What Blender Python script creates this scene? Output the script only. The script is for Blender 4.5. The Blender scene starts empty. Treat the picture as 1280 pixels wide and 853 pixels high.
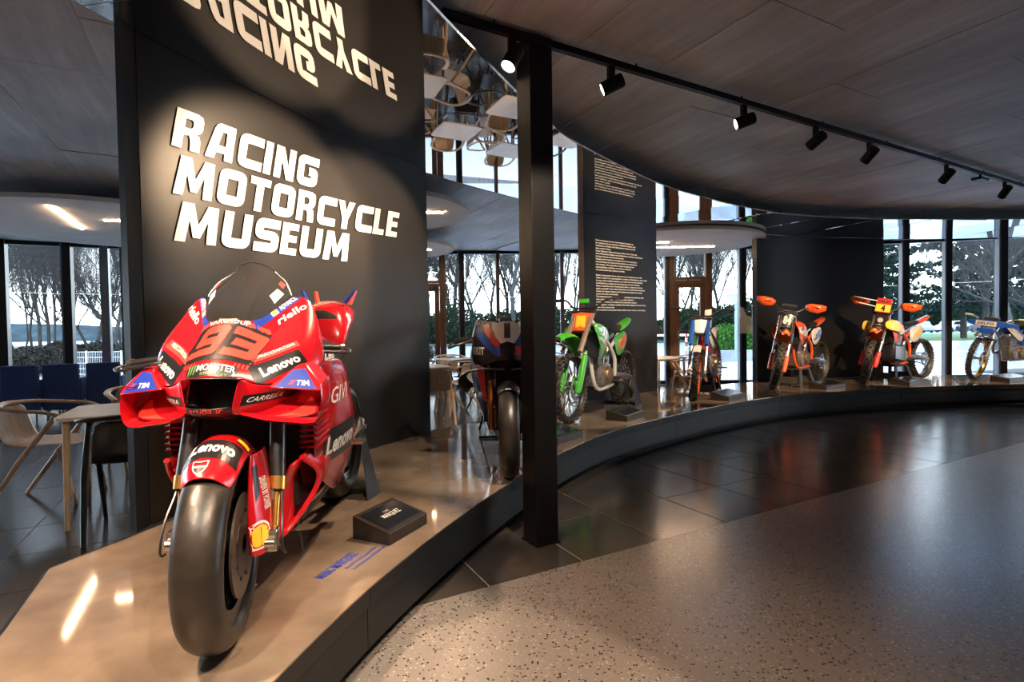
import bpy, bmesh, math, random
from mathutils import Vector, Matrix
from mathutils.bvhtree import BVHTree
PI = math.pi
sin, cos = math.sin, math.cos
scene = bpy.context.scene
COL = scene.collection

# ------------------------------------------------------------------ camera
EYE = 1.242                     # eye height above the floor in metres
FPX, PITCH, ROLL, GRID = 665.88, .023652, .0156157, .493217
cp_, sp_, cr_, sr_ = cos(PITCH), sin(PITCH), cos(ROLL), sin(ROLL)
CAMM = Matrix(((1, 0, 0), (0, -sp_, cp_), (0, -cp_, -sp_))) @ Matrix(((cr_, -sr_, 0), (sr_, cr_, 0), (0, 0, 1)))
cam_d = bpy.data.cameras.new('camera')
cam = bpy.data.objects.new('camera', cam_d)
COL.objects.link(cam)
cam_d.sensor_width = 36
cam_d.lens = FPX / 1280 * 36
cam_d.clip_end = 400
rx = CAMM @ Vector((1, 0, 0)); dy = CAMM @ Vector((0, -1, 0)); bk = CAMM @ Vector((0, 0, -1))
mw = Matrix((rx, dy, bk)).transposed().to_4x4()
mw.translation = (0, 0, EYE)
cam.matrix_world = mw
scene.camera = cam

# ------------------------------------------------------------------ world, exposure
scene.view_settings.view_transform = 'Standard'
scene.view_settings.look = 'None'
scene.view_settings.gamma = 1
scene.view_settings.use_curve_mapping = False
scene.view_settings.exposure = 0.42
W = bpy.data.worlds.new('overcast_sky'); scene.world = W; W.use_nodes = True
wn = W.node_tree; wn.nodes.clear()
o_ = wn.nodes.new('ShaderNodeOutputWorld'); b_ = wn.nodes.new('ShaderNodeBackground')
tc = wn.nodes.new('ShaderNodeTexCoord'); sx = wn.nodes.new('ShaderNodeSeparateXYZ'); cr = wn.nodes.new('ShaderNodeValToRGB')
wn.links.new(tc.outputs['Generated'], sx.inputs[0]); wn.links.new(sx.outputs['Z'], cr.inputs[0])
cr.color_ramp.elements[0].position = .0; cr.color_ramp.elements[0].color = (.95, .97, 1, 1)
cr.color_ramp.elements[1].position = .8; cr.color_ramp.elements[1].color = (.50, .66, 1, 1)
b_.inputs[1].default_value = 6.2
wn.links.new(cr.outputs[0], b_.inputs[0]); wn.links.new(b_.outputs[0], o_.inputs[0])

def spot(name, loc, target, energy, size, color=(1, .72, .46), blend=.5, radius=.03, parent=None):
    d = bpy.data.lights.new(name, 'SPOT'); d.energy = energy * .76; d.color = color
    d.spot_size = math.radians(size); d.spot_blend = blend; d.shadow_soft_size = radius
    o = bpy.data.objects.new(name, d); COL.objects.link(o)
    o.location = loc
    o.rotation_euler = (Vector(target) - Vector(loc)).to_track_quat('-Z', 'Y').to_euler()
    return o
WARM = (1, .70, .44)
# lamps of the second track circuit, above and behind the photographer; the last two are added fill
spot('unseen_spot', (-.95, -.20, 2.82), (-.98, 1.5, .75), 290, 40, (1, .82, .64), .5, .04)
spot('unseen_spot', (.35, .10, 2.82), (-.95, 1.9, .8), 230, 44, (1, .80, .60), .5, .04)
spot('unseen_spot', (-1.55, .75, 2.82), (-.95, 1.2, 0), 620, 84, (1, .66, .42), .6, .05)
spot('unseen_spot', (.75, .6, 2.82), (-.30, 1.25, 0), 330, 42, (1, .70, .45), .25, .03)
spot('unseen_spot', (1.3, 3.6, 2.72), (.80, 5.6, .9), 420, 40, (1, .78, .56), .35, .04)  # fill light added for the green bike, no lamp head here
spot('unseen_spot', (.7, 1.9, 2.72), (-.05, 3.7, .8), 380, 40, (1, .78, .56), .35, .04)  # fill light added for the number one bike

# ------------------------------------------------------------------ helpers
def P(px, py, z):
    """floor-plan position of the point of height z seen at photo pixel (px, py)"""
    d = CAMM @ Vector(((px - 640) / FPX, (py - 426.5) / FPX, 1))
    t = (z - EYE) / d.z
    return Vector((d.x * t, d.y * t, z))
def ray_y(px, py, Y):
    d = CAMM @ Vector(((px - 640) / FPX, (py - 426.5) / FPX, 1)); t = Y / d.y
    return Vector((d.x * t, Y, EYE + d.z * t))
MATS = {}
def mat(name, col, rough=.5, metal=0., noise=0., nscale=20., bump=0., coat=0., emit=None, estr=0., alpha=None, spec=None, col2=None, stretch=None):
    if name in MATS: return MATS[name]
    m = bpy.data.materials.new(name); m.use_nodes = True
    nt = m.node_tree; b = nt.nodes['Principled BSDF']
    b.inputs['Base Color'].default_value = (*col, 1)
    b.inputs['Roughness'].default_value = rough; b.inputs['Metallic'].default_value = metal
    if coat: b.inputs['Coat Weight'].default_value = coat; b.inputs['Coat Roughness'].default_value = .06
    if spec is not None: b.inputs['Specular IOR Level'].default_value = spec
    if emit: b.inputs['Emission Color'].default_value = (*emit, 1); b.inputs['Emission Strength'].default_value = estr
    if noise or bump:
        tc = nt.nodes.new('ShaderNodeTexCoord'); mp = nt.nodes.new('ShaderNodeMapping'); n = nt.nodes.new('ShaderNodeTexNoise')
        if stretch: mp.inputs['Scale'].default_value = stretch
        nt.links.new(tc.outputs['Object'], mp.inputs[0]); nt.links.new(mp.outputs[0], n.inputs['Vector'])
        n.inputs['Scale'].default_value = nscale; n.inputs['Detail'].default_value = 5
        if noise:
            r = nt.nodes.new('ShaderNodeValToRGB')
            c2 = col2 or tuple(min(1, c * (1 + noise)) for c in col)
            c1 = col if col2 else tuple(c * (1 - noise) for c in col)
            r.color_ramp.elements[0].position = .3; r.color_ramp.elements[1].position = .7
            r.color_ramp.elements[0].color = (*c1, 1); r.color_ramp.elements[1].color = (*c2, 1)
            nt.links.new(n.outputs['Fac'], r.inputs[0]); nt.links.new(r.outputs[0], b.inputs['Base Color'])
        if bump:
            bp = nt.nodes.new('ShaderNodeBump'); bp.inputs['Strength'].default_value = bump; bp.inputs['Distance'].default_value = .01
            nt.links.new(n.outputs['Fac'], bp.inputs['Height']); nt.links.new(bp.outputs[0], b.inputs['Normal'])
    MATS[name] = m
    return m
def glass_mat(name, tint=(1, 1, 1), refl=.9, fac=.06, rough=0.0, dif=0.):
    if name in MATS: return MATS[name]
    m = bpy.data.materials.new(name); m.use_nodes = True; nt = m.node_tree; nt.nodes.clear()
    o = nt.nodes.new('ShaderNodeOutputMaterial'); t = nt.nodes.new('ShaderNodeBsdfTransparent'); g = nt.nodes.new('ShaderNodeBsdfGlossy')
    mx = nt.nodes.new('ShaderNodeMixShader'); lw = nt.nodes.new('ShaderNodeLayerWeight')
    lw.inputs['Blend'].default_value = .35
    mm = nt.nodes.new('ShaderNodeMapRange'); mm.inputs['To Min'].default_value = fac; mm.inputs['To Max'].default_value = refl
    nt.links.new(lw.outputs['Fresnel'], mm.inputs['Value']); nt.links.new(mm.outputs[0], mx.inputs[0])
    t.inputs[0].default_value = (*tint, 1); g.inputs['Roughness'].default_value = rough
    nt.links.new(t.outputs[0], mx.inputs[1]); nt.links.new(g.outputs[0], mx.inputs[2])
    last = mx
    if dif:
        d = nt.nodes.new('ShaderNodeBsdfDiffuse'); d.inputs[0].default_value = (.55, .5, .45, 1)
        m2 = nt.nodes.new('ShaderNodeMixShader'); m2.inputs[0].default_value = dif
        nt.links.new(mx.outputs[0], m2.inputs[1]); nt.links.new(d.outputs[0], m2.inputs[2]); last = m2
    nt.links.new(last.outputs[0], o.inputs[0])
    MATS[name] = m
    return m

class MB:
    """collects geometry for ONE mesh object"""
    def __init__(s, T=None):
        s.v = []; s.f = []; s.T = T
    def add(s, vs, fs):
        n = len(s.v); s.v += [tuple(v) for v in vs]; s.f += [tuple(i + n for i in f) for f in fs]
        return s
    def box(s, c, d, R=None, taper=1.):
        x, y, z = d[0] / 2, d[1] / 2, d[2] / 2
        vs = []
        for sz in (-1, 1):
            k = taper if sz > 0 else 1
            for sx_, sy_ in ((-1, -1), (1, -1), (1, 1), (-1, 1)):
                p = Vector((sx_ * x * k, sy_ * y * k, sz * z))
                if R is not None: p = R @ p
                vs.append(p + Vector(c))
        return s.add(vs, [(3, 2, 1, 0), (4, 5, 6, 7), (0, 1, 5, 4), (1, 2, 6, 5), (2, 3, 7, 6), (3, 0, 4, 7)])
    def hexa(s, pts):      # 8 points, bottom ring then top ring
        return s.add(pts, [(3, 2, 1, 0), (4, 5, 6, 7), (0, 1, 5, 4), (1, 2, 6, 5), (2, 3, 7, 6), (3, 0, 4, 7)])
    def tube(s, pts, r, n=8, caps=True, flat=None):
        pts = [Vector(p) for p in pts]; m = len(pts)
        rs = r if isinstance(r, (list, tuple)) else [r] * m
        vs = []; fs = []
        t0 = (pts[1] - pts[0]).normalized()
        up = Vector((0, 0, 1)) if abs(t0.z) < .9 else Vector((1, 0, 0))
        a = t0.cross(up).normalized()
        for i in range(m):
            t = (pts[min(i + 1, m - 1)] - pts[max(i - 1, 0)])
            if t.length < 1e-9: t = t0
            t.normalize()
            a = (a - t * a.dot(t))
            if a.length < 1e-6: a = t.orthogonal()
            a.normalize(); b = t.cross(a)
            for k in range(n):
                an = 2 * PI * k / n
                ra, rb = (rs[i], rs[i]) if flat is None else (rs[i] * flat[0], rs[i] * flat[1])
                vs.append(pts[i] + a * cos(an) * ra + b * sin(an) * rb)
        for i in range(m - 1):
            for k in range(n):
                k2 = (k + 1) % n
                fs.append((i * n + k, i * n + k2, (i + 1) * n + k2, (i + 1) * n + k))
        if caps:
            fs.append(tuple(range(n))[::-1]); fs.append(tuple((m - 1) * n + k for k in range(n)))
        return s.add(vs, fs)
    def cyl(s, p0, p1, r0, r1=None, n=16, caps=True):
        return s.tube([p0, p1], [r0, r0 if r1 is None else r1], n, caps)
    def lathe(s, prof, axis_o=(0, 0, 0), axis='y', n=32, closed=False, a0=0, a1=2 * PI):
        """prof: list of (r, h); h along the axis"""
        vs = []; fs = []; m = len(prof); full = abs(a1 - a0 - 2 * PI) < 1e-6
        nn = n if full else n + 1
        for k in range(nn):
            an = a0 + (a1 - a0) * k / n
            for r, h in prof:
                if axis == 'y': p = (r * cos(an), h, r * sin(an))
                elif axis == 'z': p = (r * cos(an), r * sin(an), h)
                else: p = (h, r * cos(an), r * sin(an))
                vs.append(Vector(p) + Vector(axis_o))
        mm = m if closed else m - 1
        for k in range(nn if full else n):
            k2 = (k + 1) % nn
            for i in range(mm):
                i2 = (i + 1) % m
                fs.append((k * m + i, k * m + i2, k2 * m + i2, k2 * m + i))
        return s.add(vs, fs)
    def ell(s, c, r, n=14, m=8, R=None):
        vs = []; fs = []
        for i in range(m + 1):
            th = PI * i / m
            for k in range(n):
                an = 2 * PI * k / n
                p = Vector((r[0] * sin(th) * cos(an), r[1] * sin(th) * sin(an), r[2] * cos(th)))
                if R is not None: p = R @ p
                vs.append(p + Vector(c))
        for i in range(m):
            for k in range(n):
                k2 = (k + 1) % n
                fs.append((i * n + k, (i + 1) * n + k, (i + 1) * n + k2, i * n + k2))
        return s.add(vs, fs)
    def grid(s, rows, close=False, mirror=False):
        """rows: list of rows of points"""
        def g(rows):
            m = len(rows[0]); vs = [p for r in rows for p in r]; fs = []
            for i in range(len(rows) - 1):
                for k in range(m if close else m - 1):
                    k2 = (k + 1) % m
                    fs.append((i * m + k, i * m + k2, (i + 1) * m + k2, (i + 1) * m + k))
            s.add(vs, fs)
        g(rows)
        if mirror: g([[(p[0], -p[1], p[2]) for p in r] for r in rows])
        return s
    def prism(s, poly, h0, h1, plane='xy'):
        """extrude a 2D polygon between h0 and h1 across the plane"""
        def q(p, h):
            if plane == 'xy': return (p[0], p[1], h)
            if plane == 'xz': return (p[0], h, p[1])
            return (h, p[0], p[1])
        n = len(poly)
        vs = [q(p, h0) for p in poly] + [q(p, h1) for p in poly]
        fs = [tuple(range(n))[::-1], tuple(range(n, 2 * n))] + [(i, (i + 1) % n, n + (i + 1) % n, n + i) for i in range(n)]
        return s.add(vs, fs)
    def build(s, name, m, parent=None, smooth=True, sub=0, solid=0., bevel=0., weld=1e-5, auto=40, loc=None, offset=0.):
        vs = s.v
        if s.T: vs = [s.T(v) for v in vs]
        me = bpy.data.meshes.new(name)
        bm = bmesh.new()
        bv = [bm.verts.new(v) for v in vs]
        for f in s.f:
            try: bm.faces.new([bv[i] for i in f])
            except ValueError: pass
        if weld: bmesh.ops.remove_doubles(bm, verts=bm.verts, dist=weld)
        bmesh.ops.recalc_face_normals(bm, faces=bm.faces)
        bm.to_mesh(me); bm.free()
        o = bpy.data.objects.new(name, me)
        ml = m if isinstance(m, (list, tuple)) else [m]
        for q_ in ml: me.materials.append(q_)
        COL.objects.link(o)
        if parent is not None: o.parent = parent
        if loc is not None: o.location = loc
        if solid:
            md = o.modifiers.new('solid', 'SOLIDIFY'); md.thickness = solid; md.offset = offset
        if bevel:
            md = o.modifiers.new('bevel', 'BEVEL'); md.width = bevel; md.segments = 2; md.limit_method = 'ANGLE'; md.angle_limit = math.radians(35)
        if sub:
            md = o.modifiers.new('sub', 'SUBSURF'); md.levels = sub; md.render_levels = sub
        if smooth:
            me.shade_smooth()
            if auto and not sub:
                try: me.set_sharp_from_angle(angle=math.radians(auto))
                except Exception: pass
        return o
def thing(name, label, cat, loc=(0, 0, 0), rz=0, group=None):
    o = bpy.data.objects.new(name, None); COL.objects.link(o); o.empty_display_size = .1
    o.location = loc; o.rotation_euler = (0, 0, rz)
    o['label'] = label; o['category'] = cat
    if group: o['group'] = group
    return o
def tag(o, label=None, cat=None, group=None, kind=None):
    if label: o['label'] = label
    if cat: o['category'] = cat
    if group: o['group'] = group
    if kind: o['kind'] = kind
    return o
def copy_tree(o, parent=None):
    c = o.copy(); COL.objects.link(c); c.parent = parent
    for ch in list(o.children): copy_tree(ch, c)
    return c
def spline(pts, n):
    """Catmull-Rom through points"""
    pts = [Vector(p).to_3d() for p in pts]; out = []
    q = [pts[0] * 2 - pts[1]] + pts + [pts[-1] * 2 - pts[-2]]
    for i in range(1, len(q) - 2):
        p0, p1, p2, p3 = q[i - 1:i + 3]
        for k in range(n):
            t = k / n
            out.append(.5 * ((2 * p1) + (p2 - p0) * t + (2 * p0 - 5 * p1 + 4 * p2 - p3) * t * t + (3 * p1 - p0 - 3 * p2 + p3) * t ** 3))
    out.append(pts[-1])
    return out

# ---- lettering: a chunky squared stroke alphabet (polylines on a 0..1 x 0..1 cell) and the built-in font
CH = .16
def rr(pts, r=CH):     # cut the corners of a polyline with small arcs
    out = [Vector(pts[0])]
    for a, b, c in zip(pts, pts[1:], pts[2:]):
        a, b, c = Vector(a), Vector(b), Vector(c)
        d1 = (a - b); d2 = (c - b); k = min(r, d1.length * .45, d2.length * .45)
        p, q = b + d1.normalized() * k, b + d2.normalized() * k
        for t in (0, .25, .5, .75, 1): out.append((1 - t) ** 2 * p + 2 * t * (1 - t) * b + t * t * q)
    out.append(Vector(pts[-1]))
    return out
GL = {
 'R': (.74, [[(0, 0), (0, 1), (.62, 1), (.62, .45), (.0, .45)], [(.30, .45), (.66, 0)]]),
 'A': (.80, [[(0, 0), (.20, 1), (.56, 1), (.70, 0)], [(.10, .27), (.64, .27)]]),
 'C': (.66, [[(.58, 1), (0, 1), (0, 0), (.58, 0)]]),
 'I': (.24, [[(0, 0), (0, 1)]]),
 'N': (.78, [[(0, 0), (0, 1)], [(0, 1), (.62, 0)], [(.62, 0), (.62, 1)]]),
 'G': (.74, [[(.62, 1), (0, 1), (0, 0), (.62, 0), (.62, .5), (.36, .5)]]),
 'M': (.98, [[(0, 0), (.08, 1)], [(.08, 1), (.42, .22)], [(.42, .22), (.76, 1)], [(.76, 1), (.84, 0)]]),
 'O': (.76, [[(.3, 1), (0, 1), (0, 0), (.62, 0), (.62, 1), (.3, 1)]]),
 'T': (.66, [[(0, 1), (.64, 1)], [(.32, 1), (.32, 0)]]),
 'Y': (.66, [[(0, 1), (.30, .42)], [(.60, 1), (.30, .42)], [(.30, .48), (.30, 0)]]),
 'L': (.56, [[(0, 1), (0, 0), (.46, 0)]]),
 'E': (.64, [[(.54, 1), (0, 1), (0, 0), (.54, 0)], [(0, .5), (.48, .5)]]),
 'U': (.74, [[(0, 1), (0, 0), (.60, 0), (.60, 1)]]),
 'S': (.68, [[(.58, 1), (0, 1), (0, .5), (.58, .5), (.58, 0), (0, 0)]]),
 '9': (.80, [[(.62, .5), (0, .5), (0, 1), (.62, 1), (.62, 0), (0, 0)]]),
 '3': (.80, [[(0, 1), (.62, 1), (.62, 0), (0, 0)], [(.14, .5), (.62, .5)]]),
 '1': (.50, [[(0, .78), (.22, 1), (.22, 0)], [(0, 0), (.44, 0)]]),
 '4': (.70, [[(.44, 0), (.44, 1), (0, .3), (.60, .3)]]),
 ' ': (.40, []),
}
PG = {      # letters drawn as outlines: advance, polygons (cap height 1)
 'R': (.80, [[(0, 0), (0, 1), (.27, 1), (.27, 0)], [(.27, 1), (.58, 1), (.72, .95), (.77, .84), (.77, .60), (.71, .50), (.58, .44), (.36, .37), (.27, .37), (.27, .56), (.43, .56), (.50, .62), (.50, .75), (.44, .80), (.27, .80)], [(.36, .42), (.60, .46), (.70, .42), (.75, .30), (.77, 0), (.50, 0), (.48, .24), (.42, .37)]]),
 'A': (.86, [[(0, 0), (.18, .84), (.24, .95), (.34, 1), (.43, 1), (.43, .78), (.27, 0)], [(.43, 1), (.82, 1), (.84, 0), (.57, 0), (.57, .78), (.43, .78)], [(.30, .19), (.57, .19), (.57, .39), (.345, .39)]]),
 'N': (.80, [[(0, 0), (0, 1), (.30, 1), (.54, .42), (.54, 1), (.80, 1), (.80, 0), (.51, 0), (.26, .60), (.26, 0)]]),
 'M': (1.10, [[(0, 0), (.06, 1), (.36, 1), (.55, .46), (.74, 1), (1.04, 1), (1.10, 0), (.83, 0), (.80, .58), (.64, .13), (.46, .13), (.30, .58), (.27, 0)]]),
 'Y': (.80, [[(0, 1), (.29, 1), (.40, .62), (.52, 1), (.80, 1), (.53, .34), (.53, 0), (.26, 0), (.26, .34)]]),
 'E': (.62, [[(0, 0), (0, 1), (.62, 1), (.62, .79), (.27, .79), (.27, .61), (.58, .61), (.58, .40), (.27, .40), (.27, .21), (.62, .21), (.62, 0)]]),
 'L': (.58, [[(0, 0), (0, 1), (.27, 1), (.27, .22), (.58, .22), (.58, 0)]]),
 'T': (.74, [[(0, 1), (.74, 1), (.74, .78), (.505, .78), (.505, 0), (.235, 0), (.235, .78), (0, .78)]]),
 'I': (.27, [[(0, 0), (0, 1), (.27, 1), (.27, 0)]]),
}
SHARP = 'ANMYTI4'
def stroke_text(txt, w=.2, gap=.17, shear=.0, step=.12, poly=False):
    """returns (verts2d, faces, width): letters of height 1 (outer), stroke width w"""
    V = []; F = []; x = w / 2
    for ch in txt:
        if poly and ch in PG:
            adv, pls = PG[ch]
            for pg in pls:
                n0 = len(V); V += [Vector((x - w / 2 + p[0], p[1])) for p in pg]; F.append(tuple(range(n0, len(V))))
            x += adv + gap - .2 + .2 - w * 0
            continue
        adv, lines = GL[ch]
        for ln in lines:
            pts = [Vector(p) for p in ln]
            if len(pts) > 2: pts = rr(pts, .05 if ch in '93' else CH)
            # map the centre line so that outer edges reach 0..1
            cl = [Vector((x + p.x, w / 2 + p.y * (1 - w))) for p in pts]
            loop = (cl[0] - cl[-1]).length < 1e-6
            L = []
            for i, p in enumerate(cl):
                if loop: d1 = p - cl[i - 1 if i else -2]; d2 = cl[i + 1 if i < len(cl) - 1 else 1] - p
                else: d1 = p - cl[max(i - 1, 0)]; d2 = cl[min(i + 1, len(cl) - 1)] - p
                if d1.length < 1e-9: d1 = d2
                if d2.length < 1e-9: d2 = d1
                d = (d1.normalized() + d2.normalized()).normalized(); nrm = Vector((-d.y, d.x))
                k = 1 / max(.6, d.dot(d1.normalized()))
                L.append((p, nrm * (w / 2 * k), d))
            ends = []
            if not loop:
                # square off the ends so they reach the cap line / base line
                p, nr, d = L[0]; ext = w / 2 if abs(d.y) < .5 else (w / 2 / max(abs(d.y), .5))
                L[0] = (p - d * ext, nr, d)
                p, nr, d = L[-1]; ext = w / 2 if abs(d.y) < .5 else (w / 2 / max(abs(d.y), .5))
                if not (ch == 'A' and abs(d.y) < .5) and not (ch == 'G'): L[-1] = (p + d * ext, nr, d)
            m0 = len(V); cnt = 0
            for i in range(len(L)):
                if i:
                    seg = (L[i][0] - L[i - 1][0]).length; n = max(1, int(seg / step))
                    for k in range(1, n):
                        t = k / n; p = L[i - 1][0].lerp(L[i][0], t); nr = L[i - 1][1].lerp(L[i][1], t)
                        V += [p + nr, p - nr]; cnt += 1
                p, nr, d = L[i]
                a, b = p + nr, p - nr
                V += [a, b]; cnt += 1
            for i in range(cnt - 1):
                a = m0 + 2 * i; F.append((a, a + 1, a + 3, a + 2))
        x += (adv - .14 + w if poly else adv + w - .2) + gap
    width = x - gap - w / 2
    V = [Vector((min(max(v.x, -.5), 99) + shear * v.y, min(max(v.y, 0), 1))) for v in V]
    return V, F, width
_fc = {}
def font_text(txt, bold=.0, shear=0., dens=0, space=1.):
    """built-in font turned to a flat mesh, normalised to height of capitals 1, left edge 0"""
    key = (txt, bold, shear, dens, space)
    if key in _fc: return _fc[key]
    c = bpy.data.curves.new('t', 'FONT'); c.body = txt; c.size = 1; c.offset = bold; c.shear = shear; c.resolution_u = 2
    c.space_character = space; c.fill_mode = 'FRONT'
    o = bpy.data.objects.new('t', c); COL.objects.link(o)
    dg = bpy.context.evaluated_depsgraph_get()
    me = bpy.data.meshes.new_from_object(o.evaluated_get(dg))
    if dens:
        bm = bmesh.new(); bm.from_mesh(me)
        bmesh.ops.triangulate(bm, faces=bm.faces)
        for _ in range(dens):
            es = [e for e in bm.edges if e.calc_length() > .25]
            if es: bmesh.ops.subdivide_edges(bm, edges=es, cuts=1); bmesh.ops.triangulate(bm, faces=bm.faces)
        bm.to_mesh(me); bm.free()
    V = [Vector((v.co.x, v.co.y)) for v in me.vertices]; F = [tuple(p.vertices) for p in me.polygons]
    bpy.data.objects.remove(o); bpy.data.curves.remove(c); bpy.data.meshes.remove(me)
    if V:
        x0 = min(v.x for v in V); x1 = max(v.x for v in V)
        V = [Vector((v.x - x0, v.y / .72)) for v in V]; w = x1 - x0
    else: w = 1
    _fc[key] = (V, F, w)
    return _fc[key]
def flat_text(txt, height, bold=.02, shear=0, align='C', T=lambda u, v: (u, v, 0)):
    V, F, w = font_text(txt, bold, shear)
    w_ = w * height * .72 / .72
    off = {'C': -w_ / 2, 'L': 0, 'R': -w_}[align]
    return [T(v.x * height + off, v.y * height) for v in V], F
# ================================================================== STRUCTURE
ZT, ZM, ZC = .295, 2.715, 2.88         # platform top, mirror underside, concrete ceiling
TILE = .5525
gx = Vector((cos(GRID), sin(GRID), 0)); gy = Vector((-sin(GRID), cos(GRID), 0))
def G(u, v, z=0): return gx * u + gy * v + Vector((0, 0, z))

def concrete_mat():
    m = bpy.data.materials.new('board_marked_concrete'); m.use_nodes = True; nt = m.node_tree; b = nt.nodes['Principled BSDF']
    tc = nt.nodes.new('ShaderNodeTexCoord'); mp = nt.nodes.new('ShaderNodeMapping'); mp.inputs['Rotation'].default_value = (0, 0, -GRID)
    nt.links.new(tc.outputs['Object'], mp.inputs[0])
    m2 = nt.nodes.new('ShaderNodeMapping'); m2.inputs['Scale'].default_value = (3.2, .40, 1); nt.links.new(mp.outputs[0], m2.inputs[0])
    n1 = nt.nodes.new('ShaderNodeTexNoise'); n1.inputs['Scale'].default_value = 2.5; n1.inputs['Detail'].default_value = 8; n1.inputs['Roughness'].default_value = .7
    n2 = nt.nodes.new('ShaderNodeTexNoise'); n2.inputs['Scale'].default_value = .9; n2.inputs['Detail'].default_value = 6
    nt.links.new(m2.outputs[0], n1.inputs['Vector']); nt.links.new(mp.outputs[0], n2.inputs['Vector'])
    r1 = nt.nodes.new('ShaderNodeValToRGB'); r1.color_ramp.elements[0].position = .32; r1.color_ramp.elements[1].position = .72
    r1.color_ramp.elements[0].color = (.50, .48, .47, 1); r1.color_ramp.elements[1].color = (.78, .77, .77, 1)
    nt.links.new(n1.outputs['Fac'], r1.inputs[0])
    r2 = nt.nodes.new('ShaderNodeValToRGB'); r2.color_ramp.elements[0].position = .3; r2.color_ramp.elements[1].position = .7
    r2.color_ramp.elements[0].color = (.72, .70, .69, 1); r2.color_ramp.elements[1].color = (1.1, 1.1, 1.12, 1)
    nt.links.new(n2.outputs['Fac'], r2.inputs[0])
    mx = nt.nodes.new('ShaderNodeMix'); mx.data_type = 'RGBA'; mx.blend_type = 'MULTIPLY'; mx.inputs[0].default_value = 1
    nt.links.new(r1.outputs[0], mx.inputs[6]); nt.links.new(r2.outputs[0], mx.inputs[7])
    # small blow holes
    vo = nt.nodes.new('ShaderNodeTexVoronoi'); vo.inputs['Scale'].default_value = 9; m3 = nt.nodes.new('ShaderNodeMapping'); m3.inputs['Scale'].default_value = (2.2, .8, 1)
    nt.links.new(mp.outputs[0], m3.inputs[0]); nt.links.new(m3.outputs[0], vo.inputs['Vector'])
    rv = nt.nodes.new('ShaderNodeValToRGB'); rv.color_ramp.elements[0].position = .03; rv.color_ramp.elements[1].position = .06
    rv.color_ramp.elements[0].color = (.25, .25, .25, 1); rv.color_ramp.elements[1].color = (1, 1, 1, 1)
    nt.links.new(vo.outputs['Distance'], rv.inputs[0])
    my = nt.nodes.new('ShaderNodeMix'); my.data_type = 'RGBA'; my.blend_type = 'MULTIPLY'; my.inputs[0].default_value = 1
    nt.links.new(mx.outputs[2], my.inputs[6]); nt.links.new(rv.outputs[0], my.inputs[7])
    nt.links.new(my.outputs[2], b.inputs['Base Color'])
    b.inputs['Roughness'].default_value = .55
    bp = nt.nodes.new('ShaderNodeBump'); bp.inputs['Strength'].default_value = .5; bp.inputs['Distance'].default_value = .004
    nt.links.new(n1.outputs['Fac'], bp.inputs['Height']); nt.links.new(bp.outputs[0], b.inputs['Normal'])
    return m
def terrazzo_mat():
    m = bpy.data.materials.new('polished_terrazzo'); m.use_nodes = True; nt = m.node_tree; b = nt.nodes['Principled BSDF']
    tc = nt.nodes.new('ShaderNodeTexCoord')
    vo = nt.nodes.new('ShaderNodeTexVoronoi'); vo.inputs['Scale'].default_value = 105; nt.links.new(tc.outputs['Object'], vo.inputs['Vector'])
    sp = nt.nodes.new('ShaderNodeSeparateColor'); nt.links.new(vo.outputs['Color'], sp.inputs[0])
    r = nt.nodes.new('ShaderNodeValToRGB'); r.color_ramp.interpolation = 'CONSTANT'
    e = r.color_ramp.elements; e[0].position = 0; e[0].color = (.035, .03, .028, 1); e[1].position = .10; e[1].color = (.20, .18, .17, 1)
    x = e.new(.80); x.color = (.24, .22, .205, 1); x = e.new(.93); x.color = (.34, .31, .29, 1)
    nt.links.new(sp.outputs[0], r.inputs[0])
    # keep chips only near cell centres
    cm = nt.nodes.new('ShaderNodeMath'); cm.operation = 'LESS_THAN'; cm.inputs[1].default_value = .52; nt.links.new(vo.outputs['Distance'], cm.inputs[0])
    n = nt.nodes.new('ShaderNodeTexNoise'); n.inputs['Scale'].default_value = 1.2; n.inputs['Detail'].default_value = 4; nt.links.new(tc.outputs['Object'], n.inputs['Vector'])
    rb = nt.nodes.new('ShaderNodeValToRGB'); rb.color_ramp.elements[0].color = (.16, .145, .135, 1); rb.color_ramp.elements[1].color = (.245, .225, .21, 1)
    nt.links.new(n.outputs['Fac'], rb.inputs[0])
    mx = nt.nodes.new('ShaderNodeMix'); mx.data_type = 'RGBA'; nt.links.new(cm.outputs[0], mx.inputs[0]); nt.links.new(rb.outputs[0], mx.inputs[6]); nt.links.new(r.outputs[0], mx.inputs[7])
    nt.links.new(mx.outputs[2], b.inputs['Base Color'])
    b.inputs['Roughness'].default_value = .24; b.inputs['Specular IOR Level'].default_value = .85
    return m
M_CONC = concrete_mat(); M_TERR = terrazzo_mat()
M_TILE = mat('dark_stone_tile', (.034, .032, .031), .19, 0, .35, 2.2, .15, col2=(.060, .050, .044))
M_GROUT = mat('light_grout', (.42, .38, .34), .7)
M_PLAT = mat('brown_polished_metal', (.135, .098, .070), .055, .3, .3, 2.6, .0, coat=0, spec=.9, col2=(.40, .31, .235))
M_PLATF = mat('dark_grey_fascia', (.011, .0115, .0115), .45, .1, .2, 9, spec=.3)
M_BLACK = mat('black_powder_coat', (.006, .006, .007), .42, 0, .3, 60, .1, spec=.18)
M_PANEL = mat('satin_black_panel', (.009, .0080, .0070), .36, 0, .12, 1.5, spec=.30)
M_WHITE = mat('white_vinyl', (.86, .84, .80), .5)
M_STEEL = mat('brushed_steel', (.45, .46, .48), .3, .9, .1, 40)
M_FRAME = mat('dark_window_frame', (.015, .015, .017), .4, .3, .2, 30)
M_ALU = mat('grey_aluminium_rail', (.20, .22, .25), .35, .6, .1, 30)
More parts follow.
